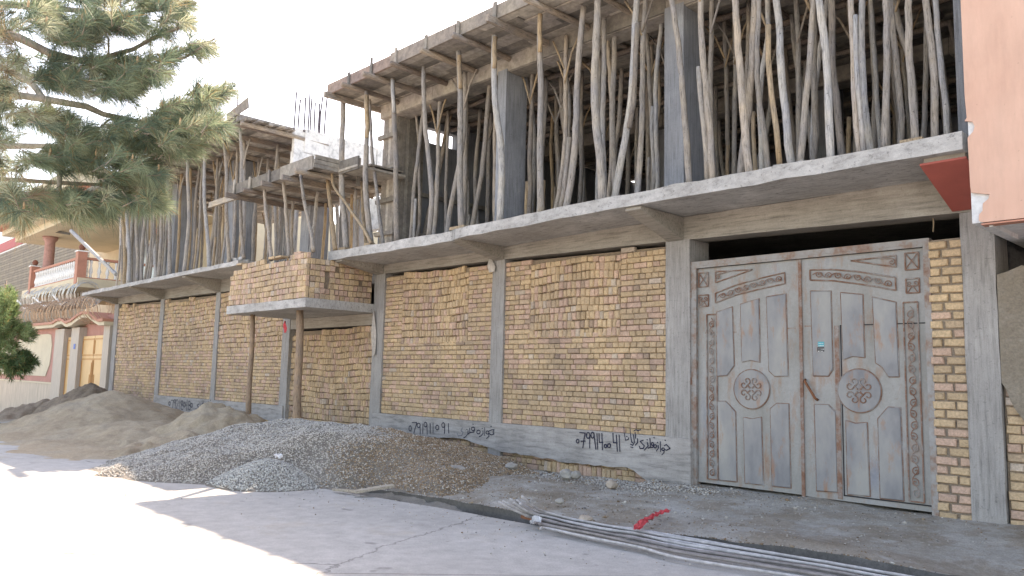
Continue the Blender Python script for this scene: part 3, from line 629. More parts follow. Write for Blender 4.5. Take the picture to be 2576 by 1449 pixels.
def desc(R,P,m):
    A=np.array(P); lean=(A[-1][0]-A[0][0]); bend=0
    if len(A)>2:
        for k in range(1,len(A)-1):
            t=(A[k][2]-A[0][2])/(A[-1][2]-A[0][2]); bend=max(bend,abs(A[k][0]-(A[0][0]+lean*t)))
    w1='thick' if R>.062 else ('thin' if R<.044 else 'medium')
    w2='tan' if m=='pole_tan' else 'grey'
    w3='crooked' if bend>.09 else 'straight'
    w4='leaning left' if lean<-.16 else ('leaning right' if lean>.16 else 'upright')
    return f'{w1} {w2} {w3} pole {w4}'
_u=['','first','second','third','fourth','fifth','sixth','seventh','eighth','ninth']
ORD=_u[1:]+['tenth','eleventh','twelfth','thirteenth','fourteenth','fifteenth','sixteenth','seventeenth','eighteenth','nineteenth']+[t+('ieth' if not u else 'y-'+u) for t in ('twent','thirt','fort','fift','sixt') for u in _u]
# traced props: list of ((region,x,y)...) from head to foot; Y plane; radius in photo pixels; options
T=[]
def tr(pts,Y=-.85,rp=8.5,zs=(3.86,7.06),**k): T.append((pts,Y,rp,zs,k))
A_='a'
# tall storey, front edge
tr([(2,3,690),(2,8,1448),(5,25,385)]); tr([(2,180,600),(2,190,1448),(5,215,368)],rp=8,stub=(2.2,3.1,.05)); tr([(2,215,790),(2,215,1120),(2,270,1448),(5,318,358)],Y=-.5,rp=5)
tr([(2,395,530),(2,395,1000),(2,410,1448),(5,425,330)],rp=7.5,stub=(2.5,3.15,.04)); tr([(2,480,870),(2,450,1200),(2,370,1448),(5,345,340)],Y=.9,rp=6)
tr([(2,612,430),(2,628,700),(2,650,1100),(2,675,1448),(5,660,276)],rp=7); tr([(2,600,990),(2,575,1300),(5,545,20),(5,520,310)],Y=.2,rp=6,m='pole',stub=(.1,1.1,.12))
tr([(2,815,740),(2,780,1000),(2,712,1448),(5,635,285)],Y=1.2,rp=7,brace=1); tr([(2,885,300),(2,885,700),(2,905,1448),(5,905,206)],rp=8.5,stub=(2.5,3.1,.04))
tr([(2,940,585),(2,925,900),(2,890,1200),(5,835,60),(5,815,240)],Y=-.1,rp=7,brace=1); tr([(2,1125,640),(2,1105,850),(2,1075,1100),(2,1030,1448),(5,1000,180)],Y=.3,rp=7)
tr([(2,1155,180),(2,1160,700),(2,1195,1050),(2,1200,1448),(5,1195,172)],rp=9.5,stub=(2.6,3.15,.04)); tr([(2,1045,740),(2,1030,1100),(2,1010,1448),(5,1020,200)],Y=1.4,rp=6)
tr([(2,1440,320),(2,1430,640),(2,1432,1000),(2,1425,1448),(5,1415,130)],Y=.4,rp=7,brace=1,stub=(.1,1.0,-.05)); tr([(2,1380,480),(2,1430,800),(2,1465,1250),(5,1440,120)],Y=.9,rp=6)
tr([(2,1508,40),(2,1490,500),(2,1497,1000),(2,1512,1448),(5,1512,108)],rp=9,stub=(2.6,3.2,.03)); tr([(2,1700,430),(2,1688,800),(2,1670,1200),(2,1645,1448),(5,1620,100)],Y=.0,rp=7,brace=1)
tr([(2,1820,170),(2,1800,450),(2,1765,850),(2,1745,1200),(5,1700,80)],Y=-.6,rp=9.5,stub=(.0,1.2,-.1)); tr([(2,1815,740),(2,1820,1100),(2,1800,1448),(5,1790,70)],Y=1.3,rp=6)
tr([(2,1925,-150),(2,1918,500),(2,1925,1000),(2,1962,1300),(5,1960,34)],rp=11.5); tr([(2,1975,340),(2,1972,900),(2,1990,1300),(5,1975,40)],Y=-.1,rp=8)
tr([(2,2055,400),(2,2030,870),(2,2060,1200),(2,2075,1448),(5,2090,20)],Y=.2,rp=8.5); tr([(2,2230,40),(2,2195,450),(2,2150,1000),(2,2100,1300),(5,2070,20)],Y=-.6,rp=10,stub=(1.1,2.6,.07))
tr([(2,2290,210),(2,2265,700),(2,2245,1200),(2,2235,1448)],Y=-.3,rp=8,brace=1); tr([(2,2410,210),(2,2370,800),(2,2375,1400)],Y=.3,rp=7,stub=(.4,1.7,-.05))
tr([(2,2480,-60),(2,2530,250),(3,0,500),(3,10,800),(3,38,1370)],rp=9); tr([(3,120,-90),(3,145,400),(3,180,650),(3,205,1000),(3,215,1335)],rp=9.5,stub=(.05,1.55,-.06),brace=1)
tr([(3,215,70),(3,200,500),(3,215,900),(3,240,1330)],Y=.1,rp=8,brace=1); tr([(3,320,280),(3,325,800),(3,345,1300)],Y=1.2,rp=7,brace=1)
tr([(3,395,-80),(3,415,450),(3,448,850),(3,480,1100),(3,505,1290)],rp=10.5); tr([(3,555,-80),(3,535,350),(3,495,750),(3,450,1100),(3,430,1300)],Y=-.6,rp=10.5)
tr([(3,580,-50),(3,565,600),(3,600,950),(3,632,1260)],Y=-.6,rp=8); tr([(3,485,60),(3,480,700),(3,500,1290)],Y=.9,rp=7)
tr([(3,690,-80),(3,735,350),(3,765,750),(3,800,1000),(3,815,1190)],Y=-.7,rp=11,stub=(.1,1.9,-.13)); tr([(3,650,560),(3,655,800),(3,620,1000),(3,560,1260)],Y=2.0,rp=8,brace=1)
tr([(3,985,-60),(3,955,350),(3,925,750),(3,895,1215)],rp=9,brace=1); tr([(3,1020,-60),(3,1060,300),(3,1095,600),(3,1090,850),(3,1115,1180)],rp=11)
tr([(3,1130,-60),(3,1125,400),(3,1150,750),(3,1190,1160)],Y=-.4,rp=10); tr([(3,1040,350),(3,1000,700),(3,975,1195)],Y=.8,rp=7.5)
tr([(3,1262,-60),(3,1290,400),(3,1300,750),(3,1330,1130)],rp=9,stub=(.05,1.6,.05)); tr([(3,1340,-60),(3,1345,300),(3,1375,750),(3,1418,1110)],Y=-.6,rp=9.5)
tr([(3,1430,210),(3,1440,450),(3,1460,800),(3,1490,1100)],Y=.9,rp=7); tr([(3,1530,-60),(3,1530,450),(3,1525,800),(3,1518,1095)],Y=-.75,rp=9.5)
tr([(3,1565,-60),(3,1590,350),(3,1640,700),(3,1630,1075)],Y=-.2,rp=9); tr([(3,1712,-60),(3,1705,300),(3,1722,650),(3,1725,850),(3,1740,1030)],rp=10)
tr([(3,1830,-60),(3,1880,350),(3,1905,700),(3,1895,1020)],Y=-.7,rp=10); tr([(3,1895,-60),(3,1930,350),(3,1980,700),(3,1995,1005)],Y=-.1,rp=8); tr([(3,1830,60),(3,1830,500),(3,1820,1035)],Y=.6,rp=7.5)
nt_=len(T)
# balcony front poles (stand on the brick parapet / slab)
ZB=(3.78,5.44)
tr([(A_,925,810),(A_,935,1000),(A_,1000,1395)],Y=-1.35,rp=5.5,zs=ZB); tr([(A_,1090,740),(A_,1105,1100),(A_,1135,1385)],Y=-1.35,rp=5.5,zs=ZB); tr([(A_,1240,690),(A_,1268,1000),(A_,1310,1200),(A_,1335,1430)],Y=-1.45,rp=5.5,zs=ZB,stub=(1.1,1.6,.04))
tr([(A_,1380,830),(A_,1352,1100),(A_,1300,1390)],Y=-.4,rp=5.5,zs=(3.88,5.44)); tr([(A_,1170,890),(A_,1165,1385)],Y=-.4,rp=4.5,zs=(3.88,5.44)); tr([(A_,1435,720),(A_,1480,1000),(A_,1522,1315)],Y=-.9,rp=6.5,zs=(3.88,5.44),m='pole_tan')
tr([(A_,1425,990),(A_,1410,1390)],Y=.3,rp=4.5,zs=(3.88,5.44),m='pole_tan'); tr([(A_,1490,800),(A_,1600,960),(A_,1805,1245)],Y=-.95,rp=4.5,zs=(3.88,5.6),m='pole_tan')
tr([(A_,1650,950),(A_,1630,1285)],Y=.2,rp=4.5,zs=(3.88,5.44),m='pole_tan'); tr([(A_,1690,830),(A_,1680,1290)],Y=.0,rp=5,zs=(3.88,5.44)); tr([(A_,1735,830),(A_,1765,1270)],Y=-.3,rp=4.5,zs=(3.88,5.44),m='pole_tan')
nb_=len(T)
ZL=(4.04,7.33)
tr([(A_,150,590),(A_,148,1000),(A_,170,1430)],rp=5.5,zs=ZL,Y=-.9); tr([(A_,315,530),(A_,315,1000),(A_,290,1430)],rp=5.5,zs=ZL,Y=-.9); tr([(A_,405,680),(A_,372,1050),(A_,345,1430)],rp=5,zs=ZL,Y=-.3)
tr([(A_,435,440),(A_,448,800),(A_,475,1420)],rp=5.5,zs=ZL,Y=-.9); tr([(A_,595,400),(A_,630,850),(A_,640,1390)],rp=5.5,zs=ZL,Y=-.9); tr([(A_,735,300),(A_,738,740),(A_,765,1390)],rp=5,zs=ZL,Y=-1.1)
tr([(A_,580,620),(A_,540,900),(A_,500,1330)],rp=5,zs=ZL,Y=-.1,brace=1); tr([(A_,260,740),(A_,215,1000),(A_,120,1430)],rp=4.5,zs=ZL,Y=.6,brace=1); tr([(A_,700,560),(A_,690,1000),(A_,668,1385)],rp=5,zs=ZL,Y=.1,brace=1)
tr([(A_,1040,410),(A_,1030,640),(A_,1020,1380)],rp=4.5,zs=ZL,Y=.2); tr([(A_,885,490),(A_,870,900),(A_,840,1340)],rp=5,zs=ZL,Y=.5,brace=1); tr([(A_,800,900),(A_,812,1320)],rp=4,zs=ZL,Y=.8,m='pole_tan')
for x0,x1,q in ((870,930,.0),(900,945,-.3),(960,975,-.8),(1060,1030,-.8),(1000,985,-.4),(1110,1065,-.7),(1130,1180,-.3),(1190,1100,-.1),(1240,1200,-.8),(1080,1120,0.3),(1300,1230,.2)):
    tr([(4,x0,-250),(4,(x0+x1)/2+random.uniform(-15,15),200),(4,x1,640)],Y=-.1+q,rp=4.5+random.uniform(-.8,.6),zs=ZL,m='pole_tan' if x0==900 else 'pole')
groups={0:('on right slab edge','props under the right formwork deck'),1:('above brick balcony','props under the balcony formwork'),2:('on left slab edge','props under the left formwork deck')}
items=[]
for idx,(pts,Y,rp,(zb,zt),k) in enumerate(T):
    sec=0 if idx<nt_ else (1 if idx<nb_ else 2)
    P=[onY(r,x,y,Y) for r,x,y in pts][::-1]; xs_=[p[0] for p in P]; zs_=[p[2] for p in P]
    o=np.argsort(zs_); xs_=np.array(xs_)[o]; zs_=np.array(zs_)[o]
    # stretch the traced line so that it stands on the floor and reaches the deck
    def ext(z):
        if z<=zs_[0]: d=(xs_[1]-xs_[0])/(zs_[1]-zs_[0]+1e-6); return xs_[0]+np.clip(d,-.15,.15)*(z-zs_[0])
        if z>=zs_[-1]: d=(xs_[-1]-xs_[-2])/(zs_[-1]-zs_[-2]+1e-6); return xs_[-1]+np.clip(d,-.15,.15)*(z-zs_[-1])
        return np.interp(z,zs_,xs_)
    zz=np.linspace(zb-.0,zt,6); PP=[(ext(z),Y+.03*math.sin(z*2+idx),z) for z in zz]
    dist=np.dot(np.array(PP[2])-CAM,_fw); R=rp*dist/FP*1.0; R=min(max(R*.9,.032),.075)
    items.append((sec,PP,R,k))
for sec in (0,1,2):
    L=sorted([it for it in items if it[0]==sec],key=lambda it:it[1][0][0])
    for n,(s_,PP,R,k) in enumerate(L):
        lab=f"{desc(R,PP,k.get('m','pole'))}, {ORD[n]} from left {groups[sec][0]}"
        prop(PP,R,lab,groups[sec][1],m=k.get('m','pole'),stub=k.get('stub'),brace=bool(k.get('brace')))
# inner rows
def rows(xs_,ys_,zb,zt,where,grp):
    for ri,y in enumerate(ys_):
        for x in xs_:
            xx=x+random.uniform(-.22,.22)+(.35 if ri%2 else 0); yy=y+random.uniform(-.15,.15); 
            if any(abs(xx-a)<.3 and yy<.9 for a in (-10.15,-6.45,-2.6)): continue
            n=5; l=random.uniform(-.14,.14); b_=random.uniform(-.1,.1); P=[(xx+l*t+b_*math.sin(math.pi*t*random.choice((1,1.6))),yy+.04*math.sin(5*t),zb+(zt-zb)*t) for t in np.linspace(0,1,n)]
            R=random.uniform(.034,.052); m='pole_tan' if random.random()<.12 else 'pole'
            prop(P,R,f'shaded wooden pole in the {ORD[ri]} inner row of {where}',f'{ORD[ri]} inner row of props in {where}',m=m,brace=random.random()<.45,stub=(.0,random.uniform(.8,1.6),random.choice((-.09,.09))) if random.random()<.3 else None)
rows(np.arange(-13.2,-3,.86),[.35,.95,1.7,2.6,3.6,5.0],3.85,6.99,'right upper storey','')
rows(np.arange(-29,-18.6,.82),[-.35,.6,1.6,2.8,4.2],4.02,7.33,'left upper storey','')
rows(np.arange(-17.3,-14.3,.8),[.9,1.8],3.86,5.46,'middle bay behind balcony','')
# balcony ground posts
def post(x,y,z0,z1,R,lab,top=0.):
    t=thing('support_post',lab,'post',(x,y,z0),'posts propping the brick balcony'); g=MB(); H_=z1-z0
    g.tube([(0+top*k/9+.015*math.sin(k),.01*math.cos(k),H_*k/9) for k in range(10)],[R*(1.1-.2*k/9) for k in range(10)],10,rough=.04); g.build('pole',M['post'],t,smooth=True)
pA=onY(0,618,1000,-1.2); pB=onY(0,742,1000,-1.2)
post(float(onY(0,624,1080,-1.2)[0]),-1.2,-.3,2.665,.058,'brown wooden post under the left of the brick balcony',-.10)
post(float(onY(0,750,1050,-1.2)[0]),-1.2,-.3,2.665,.082,'thicker pale post under the middle of the brick balcony',-.15)
# ------------------------------------------------------------------ steel gate
GT=thing('steel_gate','rusty grey double leaf steel gate with scroll ornaments','gate',(-4.6,.1,0))
def gp(r,x,y): q=onY(r,x,y,.06); return (float(q[0]),float(q[2]))
def lb(g,**k): return k
OFF=(-4.6,.1,0)
def gbuild(g,name,m,parent,smooth=False):
    g.v=[(a-OFF[0],b_-OFF[1],c) for a,b_,c in g.v]; return g.build(name,m,parent,smooth=smooth)
g=MB(); 
for a in ((-6.20,-6.12,-.06,3.05),(-3.16,-3.09,-.06,3.05)): g.box(a[0],a[1],.03,.13,a[2],a[3])
g.box(-6.12,-3.16,.03,.13,2.985,3.05); g.box(-6.12,-3.16,.025,.06,2.955,2.983); fr=gbuild(g,'gate_frame',M['gate_frame'],GT)
LV=[]
for a,c in ((-6.115,-4.625),(-4.615,-3.165)):
    g=MB(); g.box(a,c,.075,.10,.05 if a<-5 else .04,2.95); LV.append(gbuild(g,'gate_leaf',M['gate'],GT))
g=MB(); g.box(-4.645,-4.605,.055,.073,.03,2.95); gbuild(g,'meeting_strip',M['gate_rust'],GT)
PL=[[(6,250,905),(6,370,865),(6,385,1310),(6,330,1385),(6,255,1390)],[(6,430,845),(6,572,803),(6,580,1285),(6,510,1270),(6,440,1283)],[(6,625,790),(6,775,765),(6,792,1390),(6,690,1392),(6,645,1350)],
 [(7+2,258,130),(9,320,130),(9,350,160),(9,395,210),(9,405,740),(9,270,728)],[(9,453,252),(9,520,262),(9,590,250),(9,605,765),(9,465,750)],[(9,655,185),(9,705,145),(9,797,148),(9,812,788),(9,668,772)]]
PR=[[(6,958,745),(6,1115,745),(6,1130,1340),(6,1095,1390),(6,980,1388)],[(6,1185,757),(6,1355,772),(6,1370,1250),(6,1280,1240),(6,1205,1265)],[(6,1425,790),(6,1605,830),(6,1630,1395),(6,1550,1395),(6,1500,1320),(6,1450,1290)],
 [(9,988,153),(9,1095,155),(9,1150,210),(9,1165,820),(9,1005,808)],[(9,1225,273),(9,1300,297),(9,1388,290),(9,1410,850),(9,1238,835)],[(9,1467,260),(9,1545,173),(9,1640,177),(9,1665,885),(9,1485,865)]]
def loop(P,y,R,g,closed=True,n=5):
    Q=[(p[0],y,p[1]) for p in P]; 
    if closed:
        for a,b_ in zip(Q,Q[1:]+Q[:1]): g.tube([a,b_],R,n)
    else: g.tube(Q,R,n,cap=True)
for Ls,par in ((PL,LV[0]),(PR,LV[1])):
    for q in Ls:
        P=[gp(*a) for a in q]; cx=sum(p[0] for p in P)/len(P); cz=sum(p[1] for p in P)/len(P)
        In=[(cx+(p[0]-cx)*.93,cz+(p[1]-cz)*.98) for p in P]; g=MB(); n=len(P)
        V=[(p[0],.074,p[1]) for p in P]+[(p[0],.058,p[1]) for p in In]; g.add(V,[tuple(range(n,2*n))]+[(i,(i+1)%n,(i+1)%n+n,i+n) for i in range(n)])
        o=gbuild(g,'raised_panel',M['gate_panel'],par)
        g=MB(); loop(P,.072,.0062,g); gbuild(g,'panel_edge',M['gate_rust'],o)
def spiral(cx,cz,r,a0,turns,s,n=22): return [(cx+s*r*(1-.78*k/n)*math.cos(a0+turns*2*math.pi*k/n),cz+r*(1-.78*k/n)*math.sin(a0+turns*2*math.pi*k/n)) for k in range(n+1)]
def disc(cx,cz,R,par):
    g=MB(); n=40; V=[(cx+R*math.cos(2*math.pi*k/n),.074,cz+R*math.sin(2*math.pi*k/n)) for k in range(n)]+[(cx+R*.97*math.cos(2*math.pi*k/n),.056,cz+R*.97*math.sin(2*math.pi*k/n)) for k in range(n)]
    g.add(V,[tuple(range(n,2*n))]+[(i,(i+1)%n,(i+1)%n+n,i+n) for i in range(n)]); o=gbuild(g,'medallion',M['gate_panel'],par)
    g=MB(); loop([(cx+R*math.cos(2*math.pi*k/n),cz+R*math.sin(2*math.pi*k/n)) for k in range(n)],.066,.008,g); gbuild(g,'medallion_ring',M['gate_rust'],o)
    g=MB(); q=R*.62
    for k in range(4):
        a=math.pi/2*k
        # heart shaped pair of scrolls opening outwards
        for s in (-1,1):
            P=[]
            for t in np.linspace(0,1,20):
                th=math.pi*1.9*t; rr=q*.30*(1-.62*t); P.append((q*.66-rr*math.cos(th)*1.0+q*.02*t,s*(q*.34-.0*t)-s*rr*math.sin(th)*1.0*(1)))
            P=[(q*.12,s*q*.05),(q*.24,s*q*.22)]+P if False else [(q*.10,s*.01)]+P
            P=[(cx+x*math.cos(a)-z*math.sin(a),cz+x*math.sin(a)+z*math.cos(a)) for x,z in P]
            g.tube([(p[0],.05,p[1]) for p in P],.0075,5)
    gbuild(g,'scroll',M['gate_rust'],o)
cl=onY(0,1890,979,.06); disc(float(cl[0]),float(cl[2]),float(abs(onY(0,1890,930,.06)[2]-onY(0,1890,1029,.06)[2]))/2,LV[0])
cl=onY(0,2161,983,.06); disc(float(cl[0]),float(cl[2]),float(abs(onY(0,2161,928,.06)[2]-onY(0,2161,1038,.06)[2]))/2,LV[1])
def wave(P0,P1,n,g,sx=1,curve=None,hh=.05):
    """row of linked S scrolls from P0 to P1"""
    P0=np.array(P0);P1=np.array(P1); d=P1-P0; L=np.linalg.norm(d); d=d/L; nn=np.array([-d[1],d[0]]); st=L/n
    def pt(t,o): 
        q=P0+d*t+nn*o
        if curve: q=q+np.array([0,curve(t/L)])
        return (q[0],.052,q[1])
    g.tube([pt(L*u,hh*.55*math.sin(math.pi*n*u)) for u in np.linspace(0,1,n*6+1)],.0055,5)
    for k in range(n):
        s=-1 if k%2 else 1; c=(k+.5)*st; r=min(hh*.85,st*.40)
        g.tube([pt(c+st*.5-st*.18-r*.2+r*math.cos(a_+2.6)*(1-.8*a_/8),s*hh*-.42+s*hh*.55+s*r*math.sin(a_+2.6)*(1-.8*a_/8)) for a_ in np.linspace(0,8,20)],.006,5)
def ornframe(pts,par,name='ornament_frame'):
    g=MB(); loop([gp(*a) for a in pts],.064,.009,g); return gbuild(g,name,M['gate_rust'],par)
# arched bands
for par,top,bot,cu in ((LV[0],[(6,243,762),(6,400,700),(6,580,650),(6,765,607)],[(6,768,690),(6,590,728),(6,400,775),(6,243,835)],.02),(LV[1],[(6,955,588),(6,1120,584),(6,1300,598),(6,1450,620),(6,1600,645)],[(6,1605,742),(6,1450,712),(6,1300,690),(6,1120,668),(6,958,664)],.03)):
    o=ornframe(top+bot,par); A=[gp(*a) for a in top]; B=[gp(*a) for a in bot[::-1]]
    P0=((A[0][0]+B[0][0])/2+.04,(A[0][1]+B[0][1])/2); P1=((A[-1][0]+B[-1][0])/2-.04,(A[-1][1]+B[-1][1])/2)
    g=MB(); wave(P0,P1,8,g,curve=lambda t:4*cu*t*(1-t),hh=.055); gbuild(g,'scroll',M['gate_rust'],o)
for par,tri,sp in ((LV[0],[(6,243,600),(6,520,585),(6,243,683)],(6,268,640,.035)),(LV[1],[(6,1265,518),(6,1605,478),(6,1605,565)],(6,1575,528,.04))):
    o=ornframe(tri,par); g=MB(); c=gp(*sp[:3]); s=1 if par is LV[0] else -1; g.tube([(c[0]+s*.16,.052,c[1]+.06)]+[(x,.052,z) for x,z in spiral(c[0],c[1],sp[3],math.pi/2,1.2,s)],.006,5); gbuild(g,'scroll',M['gate_rust'],o)
for par,L_ in ((LV[0],[((6,118,612),(6,187,712),0),((6,118,780),(6,190,860),1),((6,118,928),(9,210,718),2)]),(LV[1],[((6,1672,462),(6,1778,580),0),((6,1680,655),(6,1783,757),1),((6,1688,832),(9,1845,900),2)])):
    for a,c,kind in L_:
        p,q=gp(*a),gp(*c)
        if kind==2:
            xa=-5.97 if par is LV[0] else -3.40; p=(xa,p[1]); q=(xa+.155,q[1])
        o=None; g=MB(); loop([(p[0],p[1]),(q[0],p[1]),(q[0],q[1]),(p[0],q[1])],.064,.009,g); o=gbuild(g,'ornament_frame',M['gate_rust'],par)
        g=MB()
        if kind==0: g.tube([(p[0],.06,p[1]),(q[0],.06,q[1])],.006,5); g.tube([(p[0],.054,q[1]),(q[0],.054,p[1])],.006,5)
        elif kind==1:
            cx,cz=(p[0]+q[0])/2,(p[1]+q[1])/2
            for s in (-1,1): g.tube([(cx-s*.05,.055,q[1]+.01),(cx,.055,cz)]+[(x,.055,z) for x,z in spiral(cx+s*.035,cz+.025,.032,-math.pi/2,1.1,s)],.006,5)
        else: wave(((p[0]+q[0])/2,p[1]-.05),((p[0]+q[0])/2,q[1]+.05),17,g,hh=.062)
        gbuild(g,'scroll',M['gate_rust'],o)
# wicket door seam, hinges, handle, stickers, weld band
g=MB(); xw=float(onY(6,1185,1200,.06)[0]); zw=float(onY(6,1400,1000,.06)[2])
g.box(xw,xw+.012,.068,.0745,.10,zw); g.box(xw,-3.17,.068,.0745,zw-.006,zw+.006); g.box(xw,-3.17,.068,.0745,.098,.112); gbuild(g,'wicket_seam',M['black'],LV[1])
g=MB(); g.box(xw-.07,xw-.015,.066,.0743,.06,zw); gbuild(g,'wicket_edge',M['gate_rust'],LV[1])
g=MB(); q0=gp(6,945,1400); pA_=gp(0,2025,955); pB_=gp(0,2056,1006); g.tube([(pA_[0],.07,pA_[1]),(pA_[0]+.01,.03,pA_[1]-.02),(pB_[0]-.01,.02,pB_[1]+.02),(pB_[0],.07,pB_[1])],.016,7); gbuild(g,'handle',M['rust'],LV[1],True)
for (a,c,m,nm) in (((6,1018,1130),(6,1066,1165),'teal','sticker'),((6,1014,1172),(6,1066,1204),'black','sticker')):
    p,q=gp(*a),gp(*c); g=MB(); g.box(p[0],q[0],.0555,.0575,q[1],p[1]); o=gbuild(g,nm,M[m],LV[1]); g=MB()
    for k in range(2):
        x=p[0]+.008
        while x<q[0]-.012: l=random.uniform(.006,.014); z=p[1]-.018-k*.024; g.box(x,x+l,.0545,.0553,z-.004-.006*random.random(),z); x+=l+.004
    gbuild(g,'sticker_print',M['white'],o)
g=MB(); zb=float(gp(6,400,1045)[1])
for a,c,z in ((-6.0,-5.86,zb-.03),(-5.6,-5.52,zb-.03),(-5.27,-5.19,zb-.02),(-4.9,-4.7,zb),(-4.58,-4.44,zb+.02)): g.box(a,c,.0725,.0745,z,z+.018)
gbuild(g,'weld_band',M['gate_rust'],GT)
g=MB()
for z in (.5,1.35,2.55): g.tube([(-6.205,.03,z),(-6.205,.03,z+.1)],.018,8)
gbuild(g,'hinge',M['gate_rust'],GT)
# ------------------------------------------------------------------ peach building on the right
PK=thing('peach_building','peach plastered building corner overhanging at the right edge with chipped plaster','building',(-2.33,-1.1,2.93))
def pkb(g,n,m,**k): g.v=[(a+2.33,b_+1.1,c-2.93) for a,b_,c in g.v]; return g.build(n,m,PK,**k)
g=MB(); out=[(8,2.93),(8,12),(-2.36,12)]; ed=[(-2.345,z) for z in (9,7.5,6,5.4,5.0,4.6,4.2)]
rg=[(-2.335,3.98),(-2.355,3.95),(-2.29,3.93),(-2.27,3.88),(-2.285,3.83),(-2.335,3.78),(-2.33,3.3),(-2.325,3.24),(-2.25,3.22),(-2.17,3.20),(-2.18,3.16),(-2.23,3.12),(-2.235,3.05),(-2.265,3.02),(-2.27,2.96),(-2.235,2.94)]
g.prism(out+ed+rg,-1.12,-1.09); pkb(g,'plaster_face',M['pink'])
g=MB(); g.box(-2.335,8,-1.088,6,2.945,12); g.box(-2.20,-2.17,-1.06,-.2,2.9,2.945); pkb(g,'wall',M['plaster_edge'])
g=MB(); g.box(-2.25,8,-1.125,-1.0,2.915,2.93); pkb(g,'lower_edge',M['terracotta'])
RW=thing('street_wall','rough rendered brick wall beside the concrete column at the right edge','wall',(-2.4,.05,0))
def rwb(g,n,m,**k): g.v=[(a+2.4,b_-.05,c) for a,b_,c in g.v]; return g.build(n,m,RW,**k)
b=MB(); b.box(-2.43,6,.07,.2,-.4,1.85,MORT); z=-.3; k=0
while z<1.75:
    x=-2.425+random.uniform(-.0,.02)
    while x<-1.2: 
        L=.25 if (k+int(x*9))%2 else .14; brick(b,x,x+L-.012,z,z+.083,.04,bcol(.03),ch=.009,j=.006,yj=.014); x+=L
    z+=.095; k+=1
rwb(b,'brickwork',M['brick'],color=True)
g=MB(); g.prism([(-2.432,1.45),(-2.40,1.40),(-2.36,1.28),(-2.33,1.2),(-2.2,1.0),(-2.0,.9),(3,.9),(3,2.62),(-2.1,2.62),(-2.2,2.66),(-2.35,2.60),(-2.432,2.58)],.0,.06); rwb(g,'render_coat',M['mud'])
g=MB(); g.prism([(-2.05,2.2),(-2.0,2.4),(-1.9,2.45),(3,2.45),(3,2.9),(-2.12,2.9),(-2.14,2.66),(-2.1,2.64),(-2.1,2.3)],-.03,-.003); rwb(g,'orange_paint',M['terracotta'])
g=MB(); g.box(-2.2,3,.5,.7,2.5,3.2); rwb(g,'inner_face',M['conc_dark'])
# ------------------------------------------------------------------ heaps
def cone(x,y,cx,cy,rx,ry,z,rot=0.,p=1.15):
    c,s=math.cos(rot),math.sin(rot); u=(x-cx)*c+(y-cy)*s; v=-(x-cx)*s+(y-cy)*c; r=np.sqrt((u/rx)**2+(v/ry)**2)
    return z+.35-(z+.35)*(np.sqrt(r*r+.02)-.14)**p*1.0-.35
def smax(a,b_,k=.08): return .5*(a+b_+np.sqrt((a-b_)**2+k*k))
def heap(name,label,hf,x0,x1,y0,y1,m,st=.06,rough=.02,par=None):
    X,Y=np.meshgrid(np.arange(x0,x1,st),np.arange(y0,y1,st),indexing='ij'); Z=hf(X,Y)+rough*fbm(X*4,Y*4)+rough*2*fbm(X*1.2,Y*1.2)
    gnd=np.where(Y<red(X)+DW,zroad(X),zver(X,Y)); nx,ny=X.shape; keep=Z>gnd-.05
    Z=np.maximum(Z,gnd-.06); idx=np.arange(nx*ny).reshape(nx,ny); Fs=[]
    k4=keep[:-1,:-1]|keep[1:,:-1]|keep[1:,1:]|keep[:-1,1:]
    for i,j in zip(*np.nonzero(k4)): Fs.append((idx[i,j],idx[i+1,j],idx[i+1,j+1],idx[i,j+1]))
    b=MB(); b.v=list(zip(X.ravel(),Y.ravel(),Z.ravel())); b.f=[tuple(map(int,f)) for f in Fs]; b.c=[(1,1,1)]*len(Fs)
    o=b.build(name,m,par,smooth=True); 
    if label: tag(o,label,'heap')
    return o,X,Y,Z,keep&(Z>gnd+.004)
lump=lambda x,y,a: a*(np.abs(fbm(x*1.6+3,y*1.6))*2-.25)+.5*a*fbm(x*5,y*5)
h1=lambda x,y: smax(smax(smax(cone(x,y,-21.7,-2.5,2.9,2.8,.80,0,.95),cone(x,y,-18.2,-2.9,3.6,2.3,.24)),cone(x,y,-20.6,-4.0,2.6,2.0,.02)),cone(x,y,-16.4,-4.6,6.6,3.3,-.08,0,.8),.05)+lump(x,y,.07)*(cone(x,y,-20,-2.8,6,3.2,.3)>-.1)
heap('sand_heap','broad smooth brown sand heap, the largest, beside the road',h1,-28,-10.2,-7.6,-.05,M['sand'],.07,.025)
h2=lambda x,y: smax(cone(x,y,-16.6,-1.9,2.1,1.9,.66,0,.9),cone(x,y,-15.0,-3.4,1.9,1.5,.14,.5))+lump(x,y,.13)
heap('sand_heap','smaller lumpy sand heap between the large sand heap and the gravel',h2,-20,-12,-5.5,-.05,M['sand'],.05,.05)
h0=lambda x,y: smax(cone(x,y,-27.8,-1.3,2.3,1.5,.86),cone(x,y,-30.2,-2.0,1.4,1.2,.22))
heap('soil_heap','dark lumpy soil heap piled behind the large sand heap',h0,-35,-24,-4,-.05,M['darksoil'],.06,.14)
